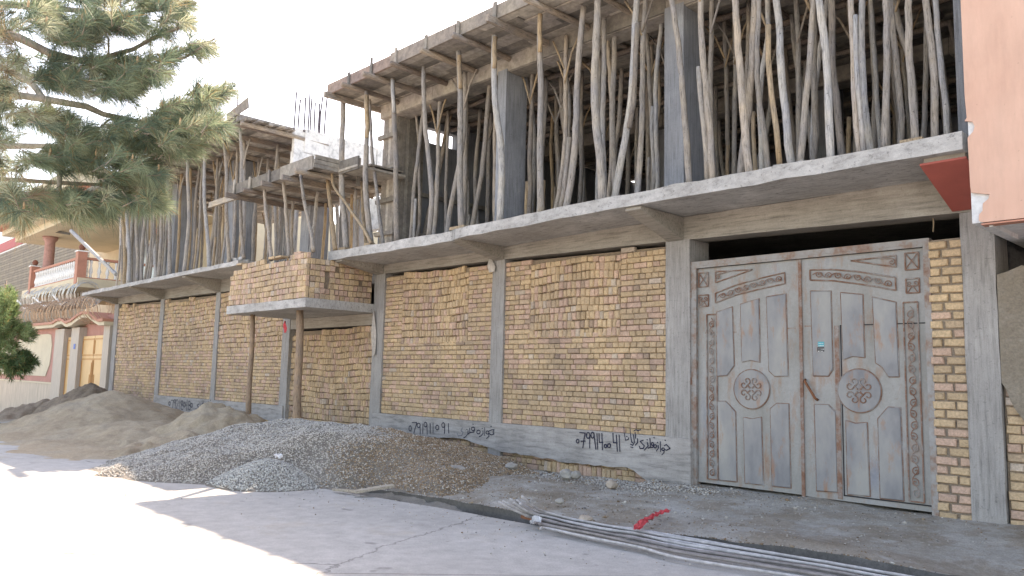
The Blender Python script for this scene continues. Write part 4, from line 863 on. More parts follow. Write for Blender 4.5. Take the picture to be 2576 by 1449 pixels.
def rocks(PX,PY,PZ,S,cols,flat=.7):
    """many small angular stones as one array"""
    n=len(PX); base_=np.array([(1,0,0),(-1,0,0),(0,1,0),(0,-1,0),(0,0,1),(0,0,-1)],float); F=np.array([(0,2,4),(2,1,4),(1,3,4),(3,0,4),(2,0,5),(1,2,5),(3,1,5),(0,3,5)])
    V=base_[None]*RNG.uniform(.55,1.25,(n,6,1)); V=V*S[:,None,None]*np.array([1,1,flat]); a=RNG.uniform(0,6.28,n); t=RNG.uniform(-.6,.6,n)
    ca,sa=np.cos(a)[:,None],np.sin(a)[:,None]; x=V[...,0]*ca-V[...,1]*sa; y=V[...,0]*sa+V[...,1]*ca; z=V[...,2]; ct,st=np.cos(t)[:,None],np.sin(t)[:,None]; y,z=y*ct-z*st,y*st+z*ct
    V=np.stack([x+PX[:,None],y+PY[:,None],z+PZ[:,None]],-1).reshape(-1,3); Fs=(F[None]+6*np.arange(n)[:,None,None]).reshape(-1,3); C_=np.repeat(cols,8,axis=0); return V,Fs,C_
def rockmesh(name,V,Fs,C_,m,parent=None):
    me=bpy.data.meshes.new(name); me.vertices.add(len(V)); me.vertices.foreach_set('co',V.ravel()); me.loops.add(len(Fs)*3); me.loops.foreach_set('vertex_index',Fs.ravel().astype(np.int32))
    me.polygons.add(len(Fs)); me.polygons.foreach_set('loop_start',np.arange(0,len(Fs)*3,3,dtype=np.int32)); me.update(calc_edges=True)
    at=me.color_attributes.new('Col','FLOAT_COLOR','CORNER'); c4=np.concatenate([C_,np.ones((len(C_),1))],1); at.data.foreach_set('color',np.repeat(c4,3,axis=0).ravel()); me.materials.append(m); me.validate()
    o=bpy.data.objects.new(name,me); C.objects.link(o)
    if parent: o.parent=parent
    return o
def scol(n,x,y,kind):
    r=RNG.random((n,1)); g_=np.array([(.49,.455,.405)]); d=np.array([(.25,.23,.215)]); w_=np.array([(.62,.58,.52)]); br=np.array([(.31,.21,.13)]); br2=np.array([(.47,.36,.245)]); dk=np.array([(.20,.14,.09)])
    gray=np.where(r<.5,g_,np.where(r<.72,d,w_)); brown=np.where(r<.45,br,np.where(r<.72,br2,np.where(r<.88,dk,w_)))
    t=np.clip(kind,0,1)[:,None]; pick=RNG.random((n,1))<t; return np.where(pick,brown,gray)*RNG.uniform(.8,1.15,(n,1))
def brownness(x,y): return np.clip(.14+1.3*(x+10.6+.5*(y+3)+1.6*fbm(x*.8,y*.8))*.9,0,1)
hg=lambda x,y: smax(smax(smax(smax(cone(x,y,-12.8,-2.4,2.7,3.1,.50),cone(x,y,-10.6,-2.3,3.0,3.1,.50),.16),cone(x,y,-11.8,-2.3,2.8,2.6,.50),.16),cone(x,y,-12.0,-4.2,1.7,1.4,-.0)),cone(x,y,-9.0,-2.6,1.9,1.5,.10),.06)+lump(x*.8,y*.8,.05)
GV=thing('gravel_heap','big heap of grey and brown crushed gravel in front of the brick wall','heap')
hg_=hg; yfr=lambda x: np.where(x<-9.1,np.interp(x,[-13.5,-11.2,-9.1],[-6.6,-5.0,float(red(-9.1))+DW+.02]),red(x)+DW+.02)
hg=lambda x,y: np.minimum(hg_(x,y),np.where(y<red(x)+DW,zroad(x),zver(x,y))-.0+(y-yfr(x))*.42+.05*fbm(x*3,y*3))
_,X,Y,Z,kp=heap('gravel_bed',None,hg,-17,-6.4,-6.2,-.05,M['gravelbed'],.06,.012,GV)
def scatter(X,Y,Z,kp,n,smin,smax_,st):
    ii=np.argwhere(kp); ii=ii[(ii[:,0]<X.shape[0]-1)&(ii[:,1]<X.shape[1]-1)]; s=ii[RNG.integers(0,len(ii),n)]; f=RNG.random((n,2)); i,j=s[:,0],s[:,1]
    x=X[i,j]+f[:,0]*st; y=Y[i,j]+f[:,1]*st; z=Z[i,j]*(1-f[:,0])*(1-f[:,1])+Z[i+1,j]*f[:,0]*(1-f[:,1])+Z[i,j+1]*(1-f[:,0])*f[:,1]+Z[i+1,j+1]*f[:,0]*f[:,1]
    return x,y,z,RNG.uniform(smin,smax_,n)**1.
x,y,z,s=scatter(X,Y,Z,kp,95000,.007,.0185,.06); s=np.where(x>-9.5,s*.9,s)
rockmesh('gravel_stones',*rocks(x,y,z+s*.25,s,scol(len(x),x,y,brownness(x,y))),M['stone'],GV)
hs=lambda x,y: cone(x,y,-10.5,-3.95,1.15,1.0,.17)
GS=thing('gravel_heap','small pale grey gravel heap at the foot of the big gravel heap','heap')
_,X,Y,Z,kp=heap('gravel_bed',None,hs,-12,-8.8,-5.3,-2.6,M['gravelbed'],.05,.012,GS)
x,y,z,s=scatter(X,Y,Z,kp,12000,.007,.019,.05); rockmesh('gravel_stones',*rocks(x,y,z+s*.3,s,scol(len(x),x,y,np.zeros(len(x)))*np.array([.97,1.02,1.05])),M['stone'],GS)
# loose stones on verge and road
n=9000; x=RNG.uniform(-11,-1.6,n); y=np.maximum(-RNG.uniform(0,1,n)**1.2*3.2,red(x)+DW+.02); keep=(fbm(x*.9,y*.9)+.3*RNG.random(n)>-.05)|(x<-6.5); keep&=(RNG.random(n)<np.clip((-x-1)/7,.12,1)); x,y=x[keep],y[keep]
s=RNG.uniform(.004,.014,len(x))*np.where(RNG.random(len(x))<.03,2.4,1); V1=rocks(x,y,zver(x,y)+s*.2,s,.78*scol(len(x),x,y,np.where(y<-2,.6,.3)+0*x))
n=7000; xa_=RNG.uniform(-10.6,-5.6,n); yb_=-np.abs(RNG.normal(0,.42,n))-.06; kk_=(fbm(xa_*1.1,yb_*1.1+4)+.35*RNG.random(n)>.02)&~((xa_>-6.6)&(yb_>-.25)); xa_,yb_=xa_[kk_],yb_[kk_]
sa_=RNG.uniform(.007,.022,len(xa_)); V0=rocks(xa_,yb_,zver(xa_,yb_)+sa_*.25,sa_,.92*scol(len(xa_),xa_,yb_,np.full(len(xa_),.15))); V1=(np.concatenate([V1[0],V0[0]]),np.concatenate([V1[1],V0[1]+len(V1[0])]),np.concatenate([V1[2],V0[2]]))
n=500; x2=RNG.uniform(-13,-2,n); y2=red(x2)-.02-RNG.exponential(.5,n); s2=RNG.uniform(.005,.013,n); V2=rocks(x2,y2,zroad(x2)+s2*.4,s2,scol(n,x2,y2,np.full(n,.3)))
o=rockmesh('loose_gravel',np.concatenate([V1[0],V2[0]]),np.concatenate([V1[1],V2[1]+len(V1[0])]),np.concatenate([V1[2],V2[2]]),M['stone']); tag(o,'loose gravel strewn over the verge and road edge','gravel',kind='stuff')
def boulder(lab,r,px_,py_,s,Zg=None,group=None,m='stonebig',flat=.6):
    p=onZ(r,px_,py_,Zg if Zg is not None else 0.); import bmesh
    bm=bmesh.new(); bmesh.ops.create_icosphere(bm,subdivisions=2,radius=s)
    for v in bm.verts:
        k=1+random.uniform(-.16,.16); v.co=Vector((v.co.x*k,v.co.y*k*.8,v.co.z*k*flat))
    me=bpy.data.meshes.new('rock'); bm.to_mesh(me); bm.free(); me.materials.append(M[m]); o=bpy.data.objects.new('rock',me); C.objects.link(o); o.location=(p[0],p[1],(Zg or 0)+s*flat*.5); o.rotation_euler=(0,0,random.uniform(0,6))
    return tag(o,lab,'rock',group)
M['stonebig']=m_plain('rubble_stone',(.34,.32,.29),.9,.25,6,.6); M['stonepale']=m_plain('pale_rubble',(.42,.35,.28),.9,.25,6,.6)
RG='loose rocks on the verge'
boulder('largest rough rock at the right foot of the gravel heap',8,860,690,.17,.02,RG); boulder('small grey rock just right of the largest rock',8,925,725,.075,.0,RG)
boulder('grey rock against the brick footing under the first phone number',8,1285,640,.11,.03,RG); boulder('dark rock in the hollow below the crumbled footing',8,1700,700,.12,.02,RG); boulder('flat grey rock beside the dark rock',8,1765,705,.10,.02,RG)
boulder('rounded tan rock between the wall and the rebar bundle',8,2040,775,.10,.0,RG,'stonepale'); boulder('small pale stone above the bent rebar ends',8,1645,895,.06,-.04,RG); boulder('flat tan stone beside the rebar bundle',8,1840,1030,.10,-.08,RG,'stonepale',.4)
p=onZ(7,95,372,-.55); g=MB(); g.box(-.14,.14,-.07,.07,0,.09,None,.008); o=g.build('loose_brick',M['mud']); o.location=(p[0],p[1],p[2]); tag(o,'single dark brick lying on the pavement by the sand heap','brick')
# boards over the ditch
def board(lab,r,a,c,z0,z1,w_=.12,m='plank_end'):
    p=onZ(r,*a,z0); q=onZ(r,*c,z1); d=q-p; d2=np.array([-d[1],d[0],0]); d2=d2/np.linalg.norm(d2)*w_/2; up=np.array([0,0,.03])
    g=MB(); g.hexa([p-d2,q-d2,q+d2,p+d2,p-d2+up,q-d2+up,q+d2+up,p+d2+up]); o=g.build('plank',M[m]); return tag(o,lab,'plank')
board('short weathered plank bridging the left end of the ditch',8,(100,822),(390,775),-.10,-.04,.13); board('thin splintered plank end lying at the gravel foot on the road',8,(-60,805),(110,820),-.13,-.12,.05)
board('rusty board edge under the bent rebar ends',8,(1370,1010),(1500,1040),-.12,-.1,.06,'rust')
# rebar bundle
for k in range(13):
    t=k/12.; yo=0
    tips=[(1182,888),(1215,900),(1272,886),(1300,905),(1322,886),(1345,900),(1362,846)]
    ti=[6,4,2,5,3,1,0]; tip=tips[ti[k]] if k<7 else (1400+20*(k-7)+random.uniform(-20,20),1000+18*(k-7)); zt_=.10 if k<7 else -.07
    if k==0: zt_=.2
    jr=lambda q:random.uniform(-q,q)
    a=onZ(8,tip[0],tip[1],zt_); P=[a,onZ(8,1560+jr(20),975+118*t+jr(5),-.09 if k!=0 else -.02),onZ(8,1890,1048+116*t+jr(6),-.09),onZ(8,2240,1100+136*t+jr(7),-.095),onZ(8,2576,1160+150*t+jr(8),-.10),onZ(9,960,1325+135*t+jr(8),-.10),onZ(9,1540,1425+140*t,-.10)]
    P.append(P[-1]+(P[-1]-P[-2])*1.2)
    if k<7: P[0:1]=[a,(a*.5+P[1]*.5)+np.array([0,0,-.03])]
    A=np.array(P); Q=[]
    for tt in np.linspace(0,len(A)-1,36):
        i=int(min(math.floor(tt),len(A)-2)); ff=tt-i; p0,p1,p2,p3=A[max(i-1,0)],A[i],A[i+1],A[min(i+2,len(A)-1)]; Q.append(.5*((2*p1)+(-p0+p2)*ff+(2*p0-5*p1+4*p2-p3)*ff*ff+(-p0+3*p1-3*p2+p3)*ff**3)+np.array([0,0,.012*(k%3)]))
    g=MB(); g.tube(Q,[.0132+(.002 if i%2 else 0) for i in range(len(Q))],6); o=g.build('steel_rebar',M['rebar_gap' if k in (8,10,11) else 'rebar'],smooth=True)
    lab=['rebar with the leftmost upturned tip in the bundle','rebar with the second upturned tip from the left','rebar with the third upturned tip from the left','rebar with the fourth upturned tip from the left','rebar with the fifth upturned tip from the left','rebar with the sixth upturned tip, just left of the highest','rebar curving up highest at the left end of the bundle'][ti[k]] if k<7 else 'straight dusty rebar lying inside the bundle along the road edge'
    tag(o,lab,'rebar','steel rebars lying along the road edge')
g=MB(); q=onY(6,1880,165,.2); q2=onY(6,1887,300,.2); g.tube([q,(q+q2)/2+np.array([.01,0,0]),q2],.007,5); tag(g.build('hanging_wire',M['pole_tan']),'pale wire end dangling from the beam above the right gate leaf','wire')
# cloths, bags
def rag(name,lab,cat,r,pts,z,m,wd=.09,lift=.03):
    g=MB(); P=[onZ(r,x,y,z) for x,y in pts]; n=6; V=[];Fs=[]
    Q=[]; 
    for t in np.linspace(0,len(P)-1,22): i=int(min(t,len(P)-2)); Q.append(P[i]+(P[i+1]-P[i])*(t-i))
    for i,q in enumerate(Q):
        d=(Q[min(i+1,21)]-Q[max(i-1,0)]); d/=np.linalg.norm(d)+1e-9; s=np.array([-d[1],d[0],0]); w_=wd*(.5+.5*abs(math.sin(i*.9)))
        for k in range(n+1): V.append(q+s*w_*(k/n-.5)*2+np.array([random.uniform(-.008,.008),random.uniform(-.008,.008),lift*random.random()]))
    for i in range(21):
        for k in range(n): Fs.append((i*(n+1)+k,(i+1)*(n+1)+k,(i+1)*(n+1)+k+1,i*(n+1)+k+1))
    g.add(V,Fs); return tag(g.build(name,m),lab,cat)
rag('red_cloth','torn red cloth lying on the dusty verge near the gate','cloth',8,[(2225,1105),(2270,1050),(2340,1010),(2400,980),(2460,960)],-.02,M['red_cloth'],.05)
rag('plastic_scrap','white crumpled plastic scrap on the gravel heap','litter',8,[(-190,540),(-165,560),(-140,548)] if False else [(-488+0,545),(-470,560),(-445,560)],.28,M['white_cloth'],.05,.05)
rag('plastic_scrap','white crumpled scrap at the edge of the ditch by the rebars','litter',8,[(1450,1065),(1475,1052),(1488,1068)],-.10,M['white_cloth'],.035,.09)
def hang(lab,X,Y,z1,z0,w_,m):
    g=MB(); V=[];Fs=[]
    for i in range(12):
        t=i/11; ww=w_*(.35+.65*min(1,t*2)); 
        for k in range(5): V.append((X+(k/4-.5)*ww+.03*t+random.uniform(-.006,.006),Y-.02*math.sin(k*2.1+i*.4),z1+(z0-z1)*t*(1-.06*(k%2)*(i>9))))
    for i in range(11):
        for k in range(4): Fs.append((i*5+k,(i+1)*5+k,(i+1)*5+k+1,i*5+k+1))
    g.add(V,Fs); return tag(g.build('hanging_cloth',m,smooth=True),lab,'cloth')
q=onY(5,250,900,-.03); q2=onY(5,225,1240,-.03); hang('long dirty cloth strip hanging at the column right of the balcony',float(q[0]),-.04,float(q[2]),float(q2[2]),.13,M['dirty_cloth'])
q=onY(5,1110,530,-.05); hang('small torn sack tied to the column top under the bracket',float(q[0])+.05,-.05,3.47,3.22,.16,M['dirty_cloth'])
q=onY(4,2160,930,-1.3); hang('red rag tied to the balcony post',float(onY(4,2160,960,-1.3)[0]),-1.33,2.45,2.2,.09,M['red_cloth'])
g=MB(); q=onZ(3,740,1220,3.92); 
for k in range(14): g.box(*(lambda x,y:(x-.04,x+.04,y-.03,y+.03))(q[0]+random.uniform(-.28,.28),-.92+random.uniform(-.06,.06)),3.87,3.89+random.random()*.035,None,.012)
tag(g.build('rubble_pile',M['stonebig']),'small pile of rubble on the slab edge among the poles','rubble')
g=MB(); q=onY(4,1880,480,-.6); 
for k in range(7): x=q[0]-.9+k*.16+random.uniform(-.05,.05); g.box(x,x+.22,-.9+random.uniform(0,.2),-.75,4.03+(k%2)*.08,4.11+(k%2)*.08,None,.012)
tag(g.build('rubble_pile',M['conc_slab']),'stacked slab scraps at the right end of the left storey floor','rubble')
# wedge blocks under front props
for r,x,y in ((5,870,225),(5,915,225),(5,25,400),(5,215,372),(3,1738,1045)):
    q=onY(r,x,y,-.85); g=MB(); g.box(-.11,.11,-.06,.06,0,.05,None,.006); o=g.build('packing_block',M['pole_tan']); o.location=(q[0],-.86,3.86 if r==5 else 3.885)
    tag(o,{870:'packing block under a pole above the second bracket from the right',915:'second packing block right beside the first above that bracket',25:'packing block at the left end of the right slab',215:'packing block under the second pole of the right slab',1738:'small tan packing block under the pole nearest the peach building'}[x],'block','packing blocks under the poles')
# ------------------------------------------------------------------ neighbour house on the left
NB=thing('neighbour_house','ornate villa with white balustrade balcony and terracotta columns at far left','house',(-40,3,0))
def nb(g,n,m,parent=None,**k): g.v=[(a+40,b_-3,c) for a,b_,c in g.v]; return g.build(n,m,parent or NB,**k)
g=MB(); g.box(-50,-36.9,4.6,14,-1,8.2); g.box(-36.9,-31.5,5.5,14,-1,8.2); nb(g,'wall',M['cream'])
g=MB(); g.box(-45.5,-36.3,.4,5,4.75,5.14); nb(g,'balcony_slab',M['cream'])
for a,c,y0,y1,z0,z1,m in ((-47.5,-33.5,-.3,9,8.05,8.3,'cream'),(-47.8,-33.2,-.6,9,8.3,8.42,'terracotta'),(-48.1,-33.0,-.9,9,8.42,9.1,'cream'),(-47,-36.3,.2,5,7.75,8.05,'cream')):
    g=MB(); g.box(a,c,y0,y1,z0,z1); nb(g,'eave',M[m])
for X_,Y_ in ((-43.6,1.0),(-37.1,4.0)):
    g=MB(); g.lathe(X_,Y_,[(5.14,.3),(5.3,.3),(5.35,.25),(7.5,.23),(7.6,.32),(7.75,.36)],16); nb(g,'column',M['column_tile'],smooth=True)
for a,c,z0,z1 in ((-42,-40.2,5.2,7.4),(-39.9,-38.2,5.2,7.4)):
    g=MB(); g.box(a-.12,c+.12,4.50,4.58,z0-.1,z1+.12); o=nb(g,'window_frame',M['brown_trim']); g=MB(); g.box(a,c,4.46,4.49,z0,z1); nb(g,'window_pane',M['pale_glass'],o); g=MB(); g.box((a+c)/2-.03,(a+c)/2+.03,4.42,4.455,z0,z1); g.box(a,c,4.42,4.455,6.5,6.56); nb(g,'glazing_bar',M['white'],o)
g=MB(); g.box(-36.88,-36.8,5.6,7.2,5.2,7.4); o=nb(g,'window_frame',M['brown_trim']); g=MB(); g.box(-36.79,-36.77,5.75,7.05,5.3,7.3); nb(g,'window_pane',M['dark_glass'],o)
BP=[(.0,.06),(.06,.06),(.09,.04),(.14,.045),(.24,.085),(.34,.07),(.50,.035),(.60,.04),(.66,.06),(.74,.06)]
def baluster(X_,Y_): g=MB(); g.lathe(X_,Y_,[(5.2+z*1.0,r) for z,r in BP],10); nb(g,'baluster',M['white'],smooth=True)
for x in np.linspace(-43.6,-36.95,24): baluster(x,.55)
for y in np.linspace(.95,3.6,9): baluster(-36.6,y)
g=MB(); g.box(-44,-36.6,.46,.64,5.95,6.05); g.box(-44,-36.6,.44,.66,5.12,5.2); g.box(-36.7,-36.5,.7,3.9,5.95,6.05); g.box(-36.7,-36.5,.7,3.9,5.12,5.2); nb(g,'handrail',M['terracotta'])
for X_ in (-44.1,-36.6):
    g=MB(); g.box(X_-.18,X_+.18,.37,.73,4.9,6.25); o=nb(g,'balcony_post',M['terracotta']); g=MB(); g.box(X_-.22,X_+.22,.33,.77,6.25,6.30); nb(g,'post_cap',M['white'],o); g=MB(); g.lathe(X_,.55,[(6.3,.05),(6.36,.1),(6.45,.14),(6.55,.1),(6.6,.03)],10); nb(g,'finial',M['brown_trim'],o)
# boundary wall with canopy, gates
NW=thing('boundary_wall','salmon and cream boundary wall with wavy canopy over its entrance','wall',(-38,0,0))
def nw(g,n,m,parent=None,**k): g.v=[(a+38,b_,c) for a,b_,c in g.v]; return g.build(n,m,parent or NW,**k)
g=MB(); g.box(-60,-37.0,.0,.3,.7,3.02); nw(g,'wall',M['salmon'])
g=MB(); g.box(-60,-37.0,-.05,.3,-2,.70); nw(g,'plinth',M['beige_stone']); g=MB(); g.box(-60,-37.0,-.08,.3,.70,.76); nw(g,'plinth_cap',M['cream'])
for a,c in ((-43.5,-37.6),(-49.8,-44.1),(-56,-50.4)):
    g=MB(); g.prism([(a+.5,1.0),(c-.6,1.0),(c-.1,1.5),(c,2.3),(c-.25,2.75),(c-.7,2.80),(a+.7,2.80),(a+.1,2.5),(a,1.5)],-.03,-.002); nw(g,'wall_panel',M['cream'])
for a,c in ((-37.02,-35.75),(-34.75,-33.75),(-30.85,-30.2)):
    g=MB(); g.box(a,c,-.08,.35,-2,2.95); nw(g,'gate_pier',M['pier_stone'])
g=MB(); cp=[(4,120,1025),(4,300,1012),(4,400,1003),(4,430,982),(4,465,975),(4,500,1000),(4,540,985),(4,590,945),(4,630,925),(4,670,930),(4,710,962),(4,745,985),(4,850,975)]
P=[onY(r,x,y,-.3)[[0,2]] for r,x,y in cp]; P=[(float(a),float(b_)) for a,b_ in P]; P[-1]=(-30.15,P[-1][1])
for (a,za),(c,zc) in zip(P[:-1],P[1:]):
    g.hexa([(a,-.3,za-.10),(c,-.3,zc-.10),(c,.5,zc-.10),(a,.5,za-.10),(a,-.3,za+.03),(c,-.3,zc+.03),(c,.5,zc+.03),(a,.5,za+.03)])
nw(g,'canopy',M['cream']); g=MB()
for (a,za),(c,zc) in zip(P[:-1],P[1:]): g.hexa([(a,-.36,za+.032),(c,-.36,zc+.032),(c,.55,zc+.032),(a,.55,za+.032),(a,-.36,za+.13),(c,-.36,zc+.13),(c,.55,zc+.13),(a,.55,za+.13)])
nw(g,'canopy_edge',M['terracotta']); g=MB(); g.box(-35.7,-30.3,.2,.3,2.55,3.35); nw(g,'lintel',M['salmon'])
def ogate(x0,x1,label,double):
    t=thing('metal_gate',label,'gate',((x0+x1)/2,.1,0),'orange metal gates of the villa'); cx=(x0+x1)/2
    def o_(g,n,m,par=None): g.v=[(a-cx,b_-.1,c) for a,b_,c in g.v]; return g.build(n,m,par or t)
    xs_=[x0,cx,x1] if double else [x0,x1]
    for a,c in zip(xs_[:-1],xs_[1:]):
        g=MB(); g.box(a+.02,c-.02,.08,.13,-.6,2.6); l=o_(g,'leaf',M['orange_gate']); g=MB()
        for z in (1.85,1.70,2.45): g.box(a+.04,c-.04,.062,.078,z,z+.05)
        g.box(a+.03,a+.08,.06,.079,-.55,1.68); g.box(c-.08,c-.03,.06,.079,-.55,1.68); g.box(a+.03,a+.08,.06,.079,1.92,2.43); g.box(c-.08,c-.03,.06,.079,1.92,2.43)
        if double:
            s=1 if a==x0 else -1; e=c-.12 if s>0 else a+.12
            for k in range(3): g.box(e-.05-s*.14*k-.02,e-.05-s*.14*k+.02,.06,.079,-.1,1.6-.45*k)
            for z in (-.1,.3): pass
        o_(g,'leaf_trim',M['orange_dark'],l)
ogate(-33.72,-30.88,'wide orange double gate under the taller canopy arch',True); ogate(-35.72,-34.78,'narrow orange side gate under the small canopy arch',False)
q=onY(4,562,1165,-.085); g=MB(); g.box(q[0]-.1,q[0]+.1,-.10,-.082,q[2]-.1,q[2]+.1); tag(g.build('number_plate',M['blueplate']),'small blue plate on the pier between the orange gates','plate')
# razor wire
def coil(label,pa,pb,R,turns,Yc,m,wr=.009):
    g=MB(); n=int(turns*14); P=[]
    for k in range(n+1):
        t=k/n; a=2*math.pi*turns*t; c=np.array(pa)*(1-t)+np.array(pb)*t; rr=R*(1+.10*math.sin(a*.37)+.05*math.sin(a*.11)); P.append((c[0]+.10*math.sin(a*1.0+.6),Yc+rr*math.cos(a),c[2]+rr*math.sin(a)+.03*math.sin(t*19)))
    g.tube(P,wr,4,cap=False); c=MB
    for k in range(0,n,4):
        p=P[k]; s=.028; g.add([(p[0]-s,p[1],p[2]),(p[0],p[1]+.01,p[2]+s*.5),(p[0]+s,p[1],p[2]),(p[0],p[1]-.01,p[2]-s*.5)],[(0,1,2,3)])
    return tag(g.build('razor_wire',m),label,'razor wire','razor wire coils on the boundary wall')
a=onY('c',200,290,.1); c=onY('c',830,225,.1); coil('copper toned lower razor wire coil resting on the wall coping',(float(a[0]),0,float(a[2])),(float(c[0]),0,float(c[2])),.52,80,.1,M['backlit_wire'])
a=onY('c',330,130,.7); c=onY('c',860,60,.7); coil('pale steel upper razor wire coil above the brackets',(float(a[0]),0,float(a[2])),(float(c[0]),0,float(c[2])),.52,60,.7,M['wire'],.011)
a=onY('c',880,200,.0); c=onY('c',1080,190,.0); coil('razor wire coil bunched against the unfinished building',(float(a[0]),0,float(a[2])),(float(c[0]),0,float(c[2])),.55,16,.0,M['backlit_wire'])
for k,((x0,y0),(x1,y1),(x2,y2)) in enumerate([((160,120),(240,205),(330,150)),((330,100),(435,185),(520,130)),((515,75),(600,170),(660,120))]):
    g=MB(); g.tube([onY('c',x0,y0,.25),onY('c',x1,y1,.25),onY('c',x2,y2,.25)],.05,6); tag(g.build('wire_bracket',M['white']),['leftmost','middle','rightmost'][k]+' white v shaped bracket holding the razor wire','bracket','white brackets on the boundary wall')
# far things on the left
g=MB(); a=onY('b',0,1150,9.); z1=float(a[2]); b=MB(); b.box(-120,-50,9.05,9.5,-3,z1,(.30,.26,.21)); 
z=z1-6
while z<z1-.1: b.box(-110,-50,8.99,9.04,z,z+.22,(.36,.31,.25) if int(z*4)%2 else (.31,.27,.22)); z+=.25
t=thing('brick_wall','tall dull brown brick side wall behind the villa','wall'); b.build('brickwork',M['brick'],t,color=True)
t=thing('sheet_metal_building','far building with red band and white corrugated cladding','building')
zr0=float(onY('b',0,1125,14)[2]); zr1=float(onY('b',0,1005,14)[2]); zw1=float(onY('b',0,840,14)[2]); zt1=float(onY('b',0,640,14)[2])
g=MB(); g.box(-160,-66,14,15,zr0,zr1); g.build('red_band',M['redroof'],t); g=MB()
z=zr1
while z<zw1: g.box(-160,-66,14,14.6,z,z+.26); z+=.3
g.box(-160,-66,14.1,15,-3,zr0); g.build('white_cladding',M['white'],t); g=MB(); g.prismx([(14.2,zw1),(24,zt1+2),(24,zt1+2.1),(14.2,zw1+.2)],-160,-66); g.build('sheet_roof',M['blueroof'],t)
# pavement on the left
g=MB(); xs_=np.linspace(-56,-30.5,30)
for a,c in zip(xs_[:-1],xs_[1:]):
    za,zc=float(slope(a)),float(slope(c)); g.add([(a,-3.4,za-.03),(c,-3.4,zc-.03),(c,-.05,zc+.0),(a,-.05,za+.0),(a,-3.4,za-.4),(c,-3.4,zc-.4)],[(0,1,2,3),(0,4,5,1)])
tag(g.build('pavement',M['pave']),kind='structure')
g=MB()
for k in range(7): y=-2.9+k*.17; g.add([(-46,y,float(slope(-46))+.012),(-31.8,y,float(slope(-31.8))+.02),(-31.8,y+.08,float(slope(-31.8))+.02),(-46,y+.08,float(slope(-46))+.012)],[(0,1,2,3)])
tag(g.build('paving_strips',M['terracotta']),kind='structure')
# ------------------------------------------------------------------ pines
def needles(TW,nper,L,wd,cols,dens_rand=.25):
    """TW: list of (p0, dir, length, hue) twigs; returns arrays"""
    V=[];Cc=[]
    for p,d,l,hue in TW:
        n=int(nper*random.uniform(.7,1.2)); t=RNG.random(n)**.8; d=d/np.linalg.norm(d); a=np.cross(d,[0,0,1.]); a/=np.linalg.norm(a)+1e-9; b_=np.cross(d,a)
        th=RNG.uniform(0,6.283,n); sp=RNG.uniform(.35,.95,n); sag=np.array([0,0,-1.])
        base_=p[None]+d[None]*(t*l)[:,None]; dr=d[None]*np.cos(sp)[:,None]+(a[None]*np.cos(th)[:,None]+b_[None]*np.sin(th)[:,None])*np.sin(sp)[:,None]
        LL=L*RNG.uniform(.7,1.15,n)[:,None]; mid=base_+dr*LL*.55+sag*.04*LL; tip=base_+dr*LL+sag*LL*RNG.uniform(.05,.35,(n,1))
        sd=np.cross(dr,RNG.normal(size=(n,3))); sd/=np.linalg.norm(sd,axis=1)[:,None]; w2=wd*.5
        V.append(np.stack([base_-sd*w2,base_+sd*w2,mid+sd*w2,mid-sd*w2,tip],1)); c=np.array(cols[hue])[None]*RNG.uniform(.7,1.3,(n,1)); c=np.where(RNG.random((n,1))<.06,np.array([[.30,.20,.09]]),c); Cc.append(c)
    V=np.concatenate(V); Cc=np.concatenate(Cc); n=len(V); F1=np.array([(0,1,2),(0,2,3),(3,2,4)]); Fs=(F1[None]+5*np.arange(n)[:,None,None]).reshape(-1,3); return V.reshape(-1,3),Fs,np.repeat(Cc,3,axis=0)
NC=[(.20,.26,.17),(.29,.34,.22),(.13,.185,.135),(.44,.46,.33),(.30,.24,.16)]  # the palest hue paints in bright sunlit needles
PT=thing('pine_tree','large pine whose long needled branches hang in from the upper left','tree')
tx,ty=-9.0,-9.6
g=MB(); g.tube([(tx,ty,-.3),(tx+.05,ty,2),(tx,ty+.05,5),(tx+.03,ty,8),(tx,ty,10.5)],[.24,.2,.17,.12,.05],12,rough=.05); g.build('trunk',M['bark'],PT,smooth=True)
def limb(reg,pts,D,r0,r1,m='bark',start=None):
    P=[atD(reg,x,y,D[0]+(D[1]-D[0])*k/(len(pts)-1)) for k,(x,y) in enumerate(pts)]
    if start is not None: P=[np.array(start)]+P
    g=MB(); g.tube(P,[r0+(r1-r0)*k/(len(P)-1) for k in range(len(P))],7,rough=.12); g.build('limb',M[m],PT,smooth=True)
trk=lambda z:(tx,ty,z)
limb(1,[(-60,230),(160,290),(370,400),(600,455),(740,455),(870,410),(1010,370),(1150,290),(1400,190)],(7.6,7.2),.05,.012,start=trk(4.2))
limb(1,[(740,460),(830,520),(1100,515),(1400,430),(1620,290)],(7.2,7.0),.02,.008); limb(1,[(0,700),(300,740),(650,800),(780,860),(1050,920),(1250,900),(1500,850),(1720,740)],(7.8,7.2),.045,.009,'bark_pale',trk(3.1))
limb(1,[(0,500),(240,620),(480,950),(462,1100),(445,1448)],(7.9,7.4),.04,.022,'bark_pale',trk(3.6)); limb(4,[(445,-5),(430,100),(432,160)],(7.4,7.4),.022,.018,'bark_pale')
limb(1,[(0,30),(400,60),(900,110),(1300,60),(1480,20)],(7.9,7.3),.04,.01,start=trk(4.9)); limb(1,[(0,1100),(400,1100),(760,1110),(1100,1180),(1380,1100)],(7.9,7.2),.035,.009,'bark_pale',trk(2.6)); limb(1,[(480,440),(560,500),(620,620),(700,700)],(7.3,7.3),.014,.006)
limb(1,[(0,1350),(500,1380),(900,1400),(1200,1430)],(8.,7.2),.03,.008,start=trk(2.2)); limb(1,[(690,440),(700,380),(640,320)],(7.2,7.2),.012,.006); limb(1,[(820,430),(820,300),(780,200)],(7.2,7.2),.012,.006)
